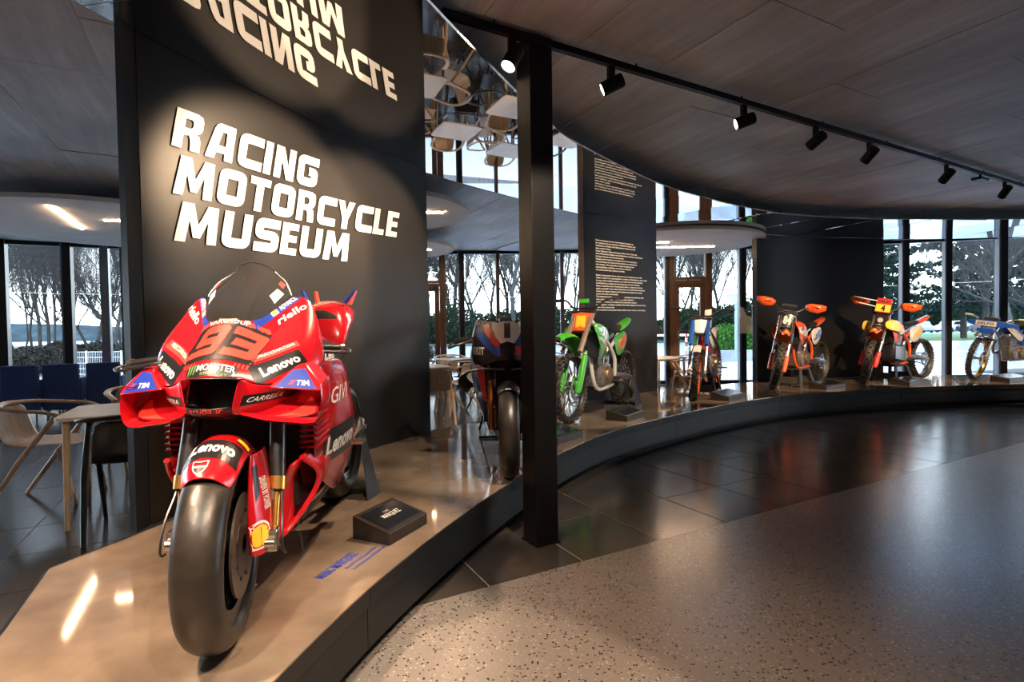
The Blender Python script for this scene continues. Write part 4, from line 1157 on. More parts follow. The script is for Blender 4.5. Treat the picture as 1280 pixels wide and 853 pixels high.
# clip-ons, levers, dash
def BT(v):
    a = math.radians(-20); x = v[0] - .29; y = v[1] * .88
    return (-(.29 + x * cos(a) - y * sin(a)), x * sin(a) + y * cos(a), v[2] + .05 * y)
for sg in (1, -1):
    bar = MB(BT).cyl((.29, sg * .12, .885), (.335, sg * .265, .872), .012, n=10)
    bo = bar.build('handlebar', M_DKM, hero)
    MB(BT).cyl((.335, sg * .265, .872), (.375, sg * .385, .862), .015, n=14).build('grip', M_BLK, bo)
    MB(BT).cyl((.375, sg * .385, .862), (.381, sg * .402, .860), .019, n=14).build('bar_end', M_CHR, bo)
    MB(BT).tube(spline([(.30, sg * .23, .875), (.24, sg * .27, .865), (.26, sg * .34, .855), (.30, sg * .40, .850)], 4), .007, 7).build('lever', M_DKM, bo)
    MB(BT).box((.315, sg * .235, .885), (.05, .05, .045)).build('switch_block', M_BLK, bo, False, bevel=.006)
    # lever guard
    MB(BT).tube(spline([(.381, sg * .402, .860), (.31, sg * .425, .855), (.22, sg * .40, .85), (.20, sg * .36, .85)], 4), .005, 7).build('lever_guard', M_BLK, bo)
MB(BT).box((.285, 0, .925), (.11, .26, .022)).build('top_yoke', M_DKM, hero, False, bevel=.008)
MB(flipT).box((.275, -.035, .985), (.012, .07, .028), Matrix.Rotation(.5, 3, 'Y')).build('dash_display', M_BLK, hero, False, bevel=.004)
# paddock stand
ps = thing('paddock_stand', 'grey folded steel stand holding the rear of the red race bike', 'stand', FH, HEAD)
for sg in (1, -1):
    MB(flipT).hexa([(1.33, sg * .195, 0), (1.47, sg * .235, 0), (1.47, sg * .241, 0), (1.33, sg * .201, 0), (1.385, sg * .150, .42), (1.410, sg * .156, .42), (1.410, sg * .162, .42), (1.385, sg * .156, .42)]).build('side_plate', mat('blue_grey_steel', (.10, .13, .17), .3, .7, .15, 20), ps, False)
    MB(flipT).cyl((1.40, sg * .13, .405), (1.40, sg * .185, .405), .014, n=12).build('support_pin', M_CHR, ps)
MB(flipT).box((1.47, 0, .02), (.03, .46, .03)).build('cross_bar', M_BLK, ps, False)
# ================================================================== THE OTHER MOTORCYCLES
def colm(name, c, rough=.3): return mat(name, c, rough, 0, .05, 5, coat=.5)
M_LIME = colm('lime_green_plastic', (.045, .42, .015), .38)
M_ORG = colm('orange_plastic', (.85, .11, .015), .38)
M_WPL = colm('white_plastic', (.78, .76, .72), .4)
M_BPL = colm('blue_plastic', (.015, .09, .45), .35)
M_RPL = colm('red_plastic', (.62, .02, .015), .35)
M_YPL = colm('yellow_plastic', (.85, .62, .05), .4)
M_KPL = colm('black_plastic', (.014, .014, .015), .4)
M_CASE = mat('engine_castings', (.30, .27, .24), .38, .8, .3, 30, .3)
M_BRZ = mat('bronze_engine_cover', (.42, .28, .14), .32, .9, .3, 30, .2)
M_FR = mat('painted_frame', (.05, .05, .055), .35, .3, .1, 20)
M_SPK = mat('steel_spokes', (.55, .54, .52), .3, 1.)

def knob_wheel(parent, s, r, w, T, rim_m, hub_m=M_CHR, name='front_wheel', nk=40, disc=True, tyre_m=M_KNOB, low=False, discsg=1):
    c = Vector((s, 0, r)); rr = r - .055
    rim = MB(T).lathe([(rr - .012, -.022), (rr, -.032), (rr + .006, -.026), (rr - .006, 0), (rr + .006, .026), (rr, .032), (rr - .012, .022), (rr - .018, 0)], c, n=48, closed=True)
    ro = rim.build(name, rim_m, parent)
    MB(T).lathe([(0, -.055), (.028, -.055), (.034, -.045), (.020, -.03), (.020, .03), (.034, .045), (.028, .055), (0, .055)], c, n=20).build('hub', hub_m, ro)
    sp = MB(T)
    for k in range(32 if not low else 24):
        an = 2 * PI * k / (32 if not low else 24); sd = 1 if k % 2 else -1; a2 = an + (.25 if k % 4 < 2 else -.25)
        sp.tube([c + Vector((cos(a2) * .030, sd * .042, sin(a2) * .030)), c + Vector((cos(an) * (rr - .008), 0, sin(an) * (rr - .008)))], .0018, 4, False)
    sp.build('spokes', M_SPK, ro, False)
    ty = MB(T); hw = w / 2; pr = [(rr + .002, -hw * .55)]
    for k in range(9):
        an = -PI / 2 + PI * k / 8; pr.append((rr + .018 + (r - .016 - rr - .018) * max(0, cos(an)) ** .8, hw * sin(an) * .96))
    pr.append((rr + .002, hw * .55)); ty.lathe(pr, c, n=48)
    for k in range(nk):
        an = 2 * PI * k / nk
        for j, (yy, tw, bw) in enumerate(((0, 0, .42), (-.33, 0, .22), (.33, 0, .22), (-.48, .9, .16), (.48, .9, .16))):
            if (k + (j > 0)) % 2 and j < 3: continue
            a = an; rad = r - .008 - (abs(yy) * 2) ** 3 * .028
            R = Matrix.Rotation(-a + PI / 2, 3, 'Y') @ Matrix.Rotation(-tw * (1 if yy > 0 else -1), 3, 'X')
            ty.box(c + Vector((cos(a) * rad, yy * w, sin(a) * rad)), (2 * PI * r / nk * .55, w * bw, .020), R)
    ty.build('tyre', tyre_m, ro, True, auto=30, weld=0)
    if disc:
        d = MB(T).lathe([(.075, discsg * .060), (.118, discsg * .060), (.118, discsg * .064), (.075, discsg * .064)], c, n=36, closed=True)
        for k in range(5):
            an = 2 * PI * k / 5; d.tube([c + Vector((cos(an) * .03, discsg * .058, sin(an) * .03)), c + Vector((cos(an + .3) * .08, discsg * .061, sin(an + .3) * .08))], .006, 5)
        d.build('brake_disc', M_CHR, ro)
    return ro

def plate(T, pts, th, m, name, parent, sub=1):
    """double-curved plastic panel given as a grid of points"""
    return MB(T).grid(pts).build(name, m, parent, True, sub=sub, solid=th)

def dirt_bike(name, label, front, deg, main, second=None, plate_m=M_WPL, number=None, frame_m=M_FR, rim_m=M_KPL, steer=0, bar_h=1.24, seat_m=M_SEAT,
              guard_m=None, fork_up=M_CHR, fork_guard=None, handguards=None, rally=False, trial=False, speedway=False, group='motorcycles on the platform', shroud_txt=None, plate_txt_m=M_BLK, lift=0.02):
    F = P(*front, ZT); t = thing(name, label, 'motorcycle', (F.x, F.y, ZT), math.radians(deg + 180))
    second = second or main; T = flipT; RF = .345; RR = .335; WB = 1.47
    if trial: WB = 1.32; RF = .34; RR = .33
    if speedway: RF = .35; RR = .34; WB = 1.34
    sT = steer_T(steer, 0, RF, 26)
    fg = fork_guard or main
    knob_wheel(t, 0, RF, .085 if not (trial or speedway) else .07, sT, rim_m, nk=44 if not speedway else 54)
    knob_wheel(t, WB, RR, .12 if not (trial or speedway) else .10, T, rim_m, name='rear_wheel', nk=38)
    tn = math.tan(math.radians(26))
    zt_ = bar_h - .14; st_ = (zt_ - RF) * tn
    for sg in (1, -1):
        y = sg * .095
        fk = MB(sT).tube([(st_ + .0, y, zt_), (.20 * tn / tn * .17, y, RF + .36)], .026, 14)
        fo = fk.build('fork_tube', fork_up, t)
        MB(sT).tube([(.17, y, RF + .36), (.0, y, RF)], [.022, .020], 12).build('fork_slider', M_CHR, fo)
        if not (trial or speedway):
            g = [[(.130 + k * -.0, y - .03, z0), (.100, y, z0), (.130, y + .03, z0)] for k, z0 in ()]
            rows = []
            for z, ds in (((RF + .34, .02), (RF + .2, .0), (RF + .08, -.01), (RF - .05, .0)) if main is M_LIME else ((RF + .17, .0), (RF + .10, .0), (RF + .02, -.01), (RF - .07, .0))):
                sx_ = (z - RF) * tn
                rows.append([(sx_ + .01, y - .034, z), (sx_ - .030, y - .026, z), (sx_ - .038, y, z), (sx_ - .030, y + .026, z), (sx_ + .01, y + .034, z)])
            plate(sT, rows, .003, fg, 'fork_guard', fo)
        if trial or speedway:
            MB(sT).box((.02, y, RF), (.06, .04, .09)).build('axle_lug', M_CHR if trial else M_GOLD, fo, False, bevel=.006)
        if speedway:
            sp = MB(sT)
            pts = [(.06 + .10 * k / 60 + .018 * cos(k * .9), y * .8 + .018 * sin(k * .9), RF + .05 + .20 * k / 60) for k in range(61)]
            sp.tube(pts, .005, 5).build('fork_spring', M_BPL, fo)
    MB(sT).box((st_ - .02, 0, zt_ + .01), (.09, .27, .028)).build('top_yoke', M_DKM if not speedway else M_CHR, t, False, bevel=.008)
    MB(sT).box((st_ - .10 * 0 - .09, 0, zt_ - .20), (.09, .26, .03)).build('lower_yoke', M_DKM, t, False, bevel=.008)
    # handlebar
    wbar = .40 if not speedway else .44
    hb = spline([(st_ + .10 + (.16 if speedway else 0), -wbar, bar_h), (st_ + .06, -.24, bar_h - .005), (st_ + .0, -.12, zt_ + .05), (st_, 0, zt_ + .045), (st_ + .0, .12, zt_ + .05), (st_ + .06, .24, bar_h - .005), (st_ + .10 + (.16 if speedway else 0), wbar, bar_h)], 5)
    bar = MB(sT).tube(hb, .012, 8).build('handlebar', M_DKM if not speedway else M_CHR, t)
    if not trial: MB(sT).box((st_, 0, bar_h - .02), (.05, .10 if main is M_LIME else .20, .05)).build('bar_pad', main if main is M_LIME else M_KPL, bar, False, bevel=.012)
    for sg in (1, -1):
        e = Vector(hb[-1] if sg > 0 else hb[0]); n_ = Vector(hb[-5] if sg > 0 else hb[4])
        MB(sT).tube([e, e.lerp(n_, .9)], .018, 12).build('grip', M_SEAT if not speedway else M_YPL, bar)
        MB(sT).tube(spline([n_.lerp(e, -.1), n_ + Vector((-.06, sg * .02, 0)), e + Vector((-.07, -sg * .02, -.01))], 4), .006, 6).build('lever', M_DKM, bar)
        if handguards:
            c0 = n_.lerp(e, .4); hgs = []
            for z in (.058, .0, -.062):
                hgs.append([(c0.x - .03, c0.y - sg * .12, c0.z + z * .45), (c0.x - .075, c0.y - sg * .06, c0.z + z), (c0.x - .095, c0.y + sg * .05, c0.z + z * 1.1), (c0.x - .07, c0.y + sg * .15, c0.z + .022 + z * .55)])
            ho = plate(sT, hgs, .005, handguards, 'hand_guard', bar, sub=0)
            hd = Decals(ho, sT); qh = [(c0.x - .09, c0.y - .03, c0.z - .008), (c0.x - .09, c0.y + .05, c0.z - .008), (c0.x - .09, c0.y + .05, c0.z + .022), (c0.x - .09, c0.y - .03, c0.z + .022)]
            hd.text('KTM', qh, M_BLK, bold=.02, n_hint=(-1, 0, 0), off=.004)
    # front number plate
    if not speedway:
        pz = zt_ - .09; ps = st_ - .10
        pw = .125 if not trial else .085; ph = .12 if not trial else .10
        rows = [[(ps + .03 * abs(k) / 1 + .04 * j, k * pw * (1 - .25 * (j < 0)), pz + j * ph) for k in (-1, -.55, 0, .55, 1)] for j in (-1, 0, 1)]
        if rally:
            # navigation tower with a tall screen and the board on top
            tw = MB(sT).hexa([(ps + .02, -.09, pz - .22), (ps + .10, -.10, pz - .22), (ps + .10, .10, pz - .22), (ps + .02, .09, pz - .22), (ps + .02, -.085, pz + .22), (ps + .08, -.09, pz + .22), (ps + .08, .09, pz + .22), (ps + .02, .085, pz + .22)]).build('navigation_tower', M_KPL, t, True, bevel=.01)
            for z in (-.02, -.12): MB(sT).cyl((ps + .025, 0, pz + z), (ps + .0, 0, pz + z), .038, n=20).build('headlight', mat('lamp_glass', (.7, .75, .8), .08, .3), tw)
            bd = MB(sT).hexa([(ps - .02, -.10, pz + .10), (ps + .0, -.10, pz + .10), (ps + .0, .10, pz + .10), (ps - .02, .10, pz + .10), (ps + .03, -.10, pz + .32), (ps + .05, -.10, pz + .32), (ps + .05, .10, pz + .32), (ps + .03, .10, pz + .32)]).build('number_board', M_RPL, tw, False, bevel=.006)
            dd = Decals(bd, sT)
            q = [(ps - .015, -.095, pz + .115), (ps - .015, .095, pz + .115), (ps + .012, .095, pz + .225), (ps + .012, -.095, pz + .225)]
            dd.panel('number_field', q, M_YEL, n_hint=(-1, 0, .2), off=.002); dd.text('4', q, M_BLK, (.36, .12, .66, .9), .05, n_hint=(-1, 0, .2), off=.004)
            dd.text('DAKAR', [(ps + .01, -.08, pz + .25), (ps + .01, .08, pz + .25), (ps + .02, .08, pz + .30), (ps + .02, -.08, pz + .30)], M_BLK, n_hint=(-1, 0, .2), off=.004)
            # clear side fairing with the white wing deflectors
            MB(sT).grid([[(ps + .0, -.42, pz + .30), (ps + .06, -.42, pz + .30)], [(ps + .02, -.10, pz + .27), (ps + .16, -.10, pz + .27)], [(ps + .02, .10, pz + .27), (ps + .16, .10, pz + .27)]]).build('deflector', M_WPL, tw, False, solid=.012)
            MB(sT).grid([[(ps + .0, -.33, pz + .21), (ps + .06, -.33, pz + .21)], [(ps + .02, -.10, pz + .18), (ps + .16, -.10, pz + .18)]]).build('deflector', M_WPL, tw, False, solid=.012)
        else:
            po = plate(sT, rows, .004, plate_m, 'number_plate', t)
            if number:
                dd = Decals(po, sT)
                dd.text(number, [(ps, -pw * .7, pz - ph * .6), (ps, pw * .7, pz - ph * .6), (ps + .02, pw * .7, pz + ph * .6), (ps + .02, -pw * .7, pz + ph * .6)], plate_txt_m, (.2, .1, .8, .9), .05, n_hint=(-1, 0, 0), off=.006)
    else:
        rows = [[(st_ - .12 + .05 * abs(k), k * .30, bar_h - .09 + j * .055 * (1 - .5 * abs(k) ** 3)) for k in (-1, -.6, -.2, .2, .6, 1)] for j in (-1, 0, 1)]
        po = plate(sT, rows, .004, M_BPL, 'front_board', t); dd = Decals(po, sT)
        q = [(st_ - .12, -.17, bar_h - .13), (st_ - .12, .10, bar_h - .13), (st_ - .12, .10, bar_h - .055), (st_ - .12, -.17, bar_h - .055)]
        dd.panel('logo_panel', q, M_WH, n_hint=(-1, 0, 0), off=.004); dd.text('DELFO', q, M_BLK, (.1, .25, .9, .8), .03, n_hint=(-1, 0, 0), off=.006)
        plate(sT, [[(st_ - .14, k * .15, bar_h - .16), (st_ - .13, k * .13, bar_h - .26)] for k in (-1, -.3, .3, 1)], .004, M_BPL, 'number_plate', t)
    # front fender
    zf = 2 * RF + (.12 if not (trial or speedway) else .035)
    if trial or speedway:
        r_ = RF + .03; rows = [[(-cos(math.radians(a)) * r_, yy, RF + sin(math.radians(a)) * (r_ - .018 * abs(yy / .05) ** 2)) for yy in (-.05, -.025, 0, .025, .05)] for a in ((50, 70, 90, 115, 140) if trial else (65, 85, 105, 125))]
        plate(sT, rows, .003, M_WPL if trial else M_CHR, 'front_fender', t)
    else:
        rows = []
        for s, w, dz in ((-.34, .035, .02), (-.26, .062, .05), (-.12, .075, .08), (.02, .085, .075), (.14, .095, .02), (.22, .085, -.06), (.27, .06, -.14)):
            rows.append([(s, -w, zf + dz - .03), (s, -w * .6, zf + dz), (s, 0, zf + dz + .012), (s, w * .6, zf + dz), (s, w, zf + dz - .03)])
        ff = plate(sT, rows, .003, main, 'front_fender', t)
        if main is M_ORG:
            fdd = Decals(ff, sT); fq_ = [(-.30, -.06, zf + .06), (-.30, .06, zf + .06), (.0, .08, zf + .09), (.0, -.08, zf + .09)]
            fdd.poly('graphic', [(.1, .15), (.5, .35), (.9, .15), (.95, .7), (.7, .55), (.5, .75), (.3, .55), (.05, .7)], fq_, M_KPL, .004, (-.3, 0, 1))
            fdd.poly('graphic', [(.3, .05), (.7, .05), (.6, .25), (.4, .25)], fq_, M_YPL, .004, (-.3, 0, 1))
    # chassis
    fr = MB(T)
    hs = st_ + .06; zh = zt_ - .05
    if speedway:
        runs = [[(.26, 0, .95), (.42, 0, .62), (.50, 0, .30)], [(.28, 0, .98), (.62, 0, .82), (.90, 0, .62), (1.34, .0, .36)]] + [[(.55, sg * .06, .30), (1.0, sg * .07, .32), (1.34, sg * .08, .34)] for sg in (1, -1)]
    else:
        runs = []
        for sg in (1, -1):
            runs.append([(hs - .02, sg * .03, zh), (.60, sg * .11, zh - .20), (.86, sg * .13, .62), (.90, sg * .12, .40)])
            runs.append([(hs, sg * .02, zh - .12), (.40, sg * .05, .62), (.48, sg * .08, .30), (.90, sg * .10, .30)])
            runs.append([(.84, sg * .10, .72), (1.15, sg * .07, .86)])
    for r in runs: fr.tube(spline(r, 5), .020 if not speedway else .015, 8)
    fo_ = fr.build('frame', frame_m, t)
    # engine
    en = MB(T).box((.68, 0, .42), (.34, .20, .24)).box((.60, 0, .62), (.15, .15, .24), Matrix.Rotation(.12, 3, 'Y'))
    eo = en.build('engine', M_CASE, t, True, bevel=.02, auto=30)
    for sg in (1, -1):
        MB(T).lathe([(0, sg * .14), (.085, sg * .135), (.095, sg * .11), (.095, sg * .09)], (.74, 0, .42), n=24).build('engine_cover', M_BRZ, eo)
        MB(T).lathe([(0, sg * .125), (.06, sg * .12), (.065, sg * .09)], (.58, 0, .39), n=20).build('engine_cover', M_CASE, eo)
    for k in range(5): MB(T).box((.60, 0, .56 + .032 * k), (.18, .18, .010)).build('cooling_fin', M_CASE, eo, False) if (speedway or trial) else None
    ex = MB(T).tube(spline([(.52, -.05, .68), (.42, -.08, .58), (.48, -.13, .42), (.70, -.14, .52), (.95, -.14, .72), (1.10, -.14, .76)], 5), .021, 10)
    ex.tube([(1.05, -.14, .74), (1.42, -.13, .86)], [.045, .05], 14); ex.build('exhaust', M_CHR, t)
    if not speedway:
        MB(T).box((.66, 0, .295), (.38, .19, .02)).build('skid_plate', M_KPL, t, False, bevel=.008)
    MB(T).cyl((1.0, 0, .72), (.90, 0, .40), .03, n=12).build('rear_shock', M_SPK, t)
    sa = MB(T)
    for sg in (1, -1): sa.tube([(.88, sg * .07, .40), (1.15, sg * .10, .39), (WB + .04, sg * .10, RR)], [.035, .035, .022], 8, flat=(.6, 1))
    sa.build('swingarm', M_CHR if not rally else M_CASE, t)
    MB(T).tube([(.80, .075, .47), (WB, .075, RR + .09)], .008, 5).tube([(.80, .075, .37), (WB, .075, RR - .09)], .008, 5).build('chain', M_DKM, t)
    for sg in (1, -1): MB(T).box((.83, sg * .19, .36), (.05, .11, .02)).build('footrest', M_CHR, t, False)
    # bodywork
    if trial:
        rows = [[(s, y * w, z) for y in (-1, -.5, 0, .5, 1)] for s, w, z in ((.42, .05, .86), (.60, .07, .80), (.80, .06, .70), (1.0, .05, .72), (1.30, .06, .84), (1.55, .05, .92))]
        plate(T, rows, .02, M_WPL, 'rear_fender', t)
        MB(T).hexa([(.38, -.06, .62), (.70, -.09, .55), (.70, .09, .55), (.38, .06, .62), (.40, -.045, .90), (.72, -.07, .76), (.72, .07, .76), (.40, .045, .90)]).build('tank_cover', M_RPL, t, True, bevel=.02)
        for sg in (1, -1): plate(T, [[(.40, sg * .07, .92), (.55, sg * .10, .84), (.75, sg * .09, .72)], [(.46, sg * .08, .70), (.58, sg * .11, .64), (.70, sg * .10, .60)]], .004, M_WPL, 'side_panel', t)
        MB(sT).grid([[(st_ - .02, .04, zt_ - .16), (st_ - .0, .13, zt_ - .10)], [(st_ + .0, .04, zt_ + .12), (st_ + .03, .12, zt_ + .14)]]).build('hanging_cloth', M_WPL, bar, True, solid=.01)
    elif speedway:
        MB(T).hexa([(.42, -.05, .80), (.72, -.08, .70), (.72, .08, .70), (.42, .05, .80), (.42, -.04, .94), (.74, -.07, .86), (.74, .07, .86), (.42, .04, .94)]).build('fuel_tank', M_BPL, t, True, bevel=.02)
        for sg in (1, -1):
            q_ = plate(T, [[(.36, sg * .08, .92), (.52, sg * .10, .74), (.70, sg * .11, .55)], [(.42, sg * .09, .96), (.60, sg * .11, .82), (.80, sg * .12, .64)]], .004, M_WPL, 'side_panel', t)
            plate(T, [[(.80, sg * .10, .52), (1.10, sg * .12, .50), (1.45, sg * .13, .58)], [(.84, sg * .10, .80), (1.15, sg * .12, .84), (1.50, sg * .13, .84)]], .005, M_BPL, 'rear_cover', t)
        MB(T).ell((.88, 0, .86), (.15, .09, .045)).build('seat', M_SEAT, t)
    else:
        # shrouds, tank, seat, rear fender, side panels
        for sg in (1, -1):
            rows = [[(.26, sg * .13, .98), (.40, sg * .10, 1.00), (.56, sg * .09, .99), (.74, sg * .09, .95)],
                    [(.22, sg * .19, .90), (.38, sg * .19, .90), (.56, sg * .15, .88), (.78, sg * .12, .86)],
                    [(.30, sg * .20, .76), (.42, sg * .19, .76), (.58, sg * .15, .76), (.72, sg * .12, .78)],
                    [(.40, sg * .17, .60), (.46, sg * .16, .62), (.54, sg * .15, .66), (.62, sg * .13, .70)]]
            so = plate(T, rows, .004, main, 'radiator_shroud', t)
            sd_ = Decals(so); gq = [(.26, sg * .19, .66), (.74, sg * .12, .66), (.74, sg * .12, .96), (.26, sg * .19, .96)]
            if sg < 0: gq = [gq[1], gq[0], gq[3], gq[2]]
            fx_ = (lambda x: x) if sg > 0 else (lambda x: 1 - x)
            for cols in ((M_WPL, [(.05, .55), (.45, .35), (.9, .75), (.8, .85), (.45, .5), (.1, .65)]), (M_KPL if main is not M_LIME else M_ORG, [(.35, .12), (.6, .2), (.75, .5), (.62, .55), (.45, .3)]), (M_BPL if main is M_ORG else M_WPL, [(.15, .72), (.5, .62), (.75, .88), (.7, .93), (.45, .72)])):
                sd_.poly('graphic', [(fx_(x), y) for x, y in cols[1]], gq, cols[0], .004, (0, sg, 0))
            if second is not main:
                so2 = plate(T, [[(r[0] + .02, r[1] * 1.03, r[2] - .02) for r in rows[k][1:]] for k in (1, 2)], .004, second, 'shroud_panel', so)
            if shroud_txt:
                dd = Decals(so); q = [(.28, sg * .19, .82), (.60, sg * .15, .82), (.60, sg * .15, .90), (.28, sg * .19, .90)]
                dd.text(shroud_txt, q if sg > 0 else [q[1], q[0], q[3], q[2]], M_WH, n_hint=(0, sg, 0), bold=.03)
            MB(T).box((.35, sg * .10, .77), (.04, .11, .26)).build('radiator', MATS['radiator_core'], t, False)
            rows = [[(.92, sg * .10, .86), (1.08, sg * .12, .88), (1.30, sg * .10, .92)], [(.88, sg * .13, .72), (1.10, sg * .15, .74), (1.32, sg * .13, .82)], [(.94, sg * .13, .60), (1.10, sg * .14, .62), (1.24, sg * .12, .72)]]
            sp_ = plate(T, rows, .004, second, 'side_panel', t)
            sd_ = Decals(sp_); gq = [(.90, sg * .15, .62), (1.30, sg * .14, .66), (1.30, sg * .12, .92), (.90, sg * .12, .90)]
            if sg < 0: gq = [gq[1], gq[0], gq[3], gq[2]]
            sd_.poly('graphic', [(.1, .2), (.8, .35), (.95, .8), (.7, .75), (.3, .45)], gq, M_BPL if main is M_ORG and not rally else (M_YPL if rally else M_ORG), .003, (0, sg, 0))
            if number:
                dd = Decals(sp_); q = [(.95, sg * .15, .68), (1.20, sg * .15, .72), (1.20, sg * .13, .84), (.95, sg * .13, .80)]
                dd.text(number, q if sg > 0 else [q[1], q[0], q[3], q[2]], plate_txt_m, (.2, .1, .8, .9), n_hint=(0, sg, 0), bold=.05)
        rows = []
        for s, w, z in ((.40, .05, 1.00), (.55, .075, .99), (.75, .085, .94), (.98, .09, .935), (1.20, .08, .955), (1.34, .06, .98)):
            rows.append([(s, -w, z - .06), (s, -w * .8, z - .01), (s, 0, z), (s, w * .8, z - .01), (s, w, z - .06)])
        MB(T).grid(rows).build('seat', seat_m, t, True, sub=1, solid=.02)
        rows = []
        for s, w, z in ((1.12, .09, .92), (1.30, .085, .95), (1.48, .08, 1.00), (1.68, .055, 1.06)):
            rows.append([(s, -w, z - .035), (s, -w * .7, z), (s, 0, z + .01), (s, w * .7, z), (s, w, z - .035)])
        plate(T, rows, .004, main, 'rear_fender', t)
        if rally:
            MB(T).hexa([(.34, -.19, .36), (.62, -.21, .32), (.62, .21, .32), (.34, .19, .36), (.36, -.18, .62), (.64, -.2, .58), (.64, .2, .58), (.36, .18, .62)]).build('belly_tank', M_KPL, t, True, bevel=.03)
            for sg in (1, -1): plate(T, [[(.12, sg * .16, .98), (.30, sg * .20, 1.0), (.55, sg * .16, .98)], [(.10, sg * .17, .84), (.30, sg * .23, .80), (.60, sg * .19, .74)]], .005, M_YPL, 'tank_fairing', t)
    return t

def wedge_stand(front, deg, label, s=1.46, w=.20):
    F = P(*front, ZT); t = thing('wheel_stand', label, 'stand', (F.x, F.y, ZT), math.radians(deg + 180))
    m = mat('blue_grey_steel', (.10, .13, .17), .3, .7, .15, 20)
    for sg in (1, -1):
        MB(flipT).hexa([(s - .12, sg * w, 0), (s + .12, sg * w, 0), (s + .12, sg * (w + .006), 0), (s - .12, sg * (w + .006), 0), (s - .02, sg * (w - .07), .36), (s + .02, sg * (w - .07), .36), (s + .02, sg * (w - .064), .36), (s - .02, sg * (w - .064), .36)]).build('side_plate', m, t, False)
    MB(flipT).box((s + .09, 0, .008), (.06, 2 * w, .016)).build('base_bar', M_BLACK, t, False)
    return t
def box_stand(front, deg, label, m, s=.66, z=.275, w=.13):
    F = P(*front, ZT); t = thing('lift_stand', label, 'stand', (F.x, F.y, ZT), math.radians(deg + 180))
    MB(flipT).box((s, 0, z - .012), (.34, .26, .024)).build('top_plate', m, t, False, bevel=.005)
    for ds in (-1, 1):
        for sg in (1, -1):
            MB(flipT).hexa([(s + ds * .24 - .035, sg * (w + .05) - .01, 0), (s + ds * .24 + .035, sg * (w + .05) - .01, 0), (s + ds * .24 + .035, sg * (w + .05) + .01, 0), (s + ds * .24 - .035, sg * (w + .05) + .01, 0),
                            (s + ds * .15 - .035, sg * w - .01, z - .024), (s + ds * .15 + .035, sg * w - .01, z - .024), (s + ds * .15 + .035, sg * w + .01, z - .024), (s + ds * .15 - .035, sg * w + .01, z - .024)]).build('leg', m, t, False)
        MB(flipT).box((s + ds * .20, 0, .10), (.012, 2 * w + .04, .10)).build('brace', m, t, False)
    return t

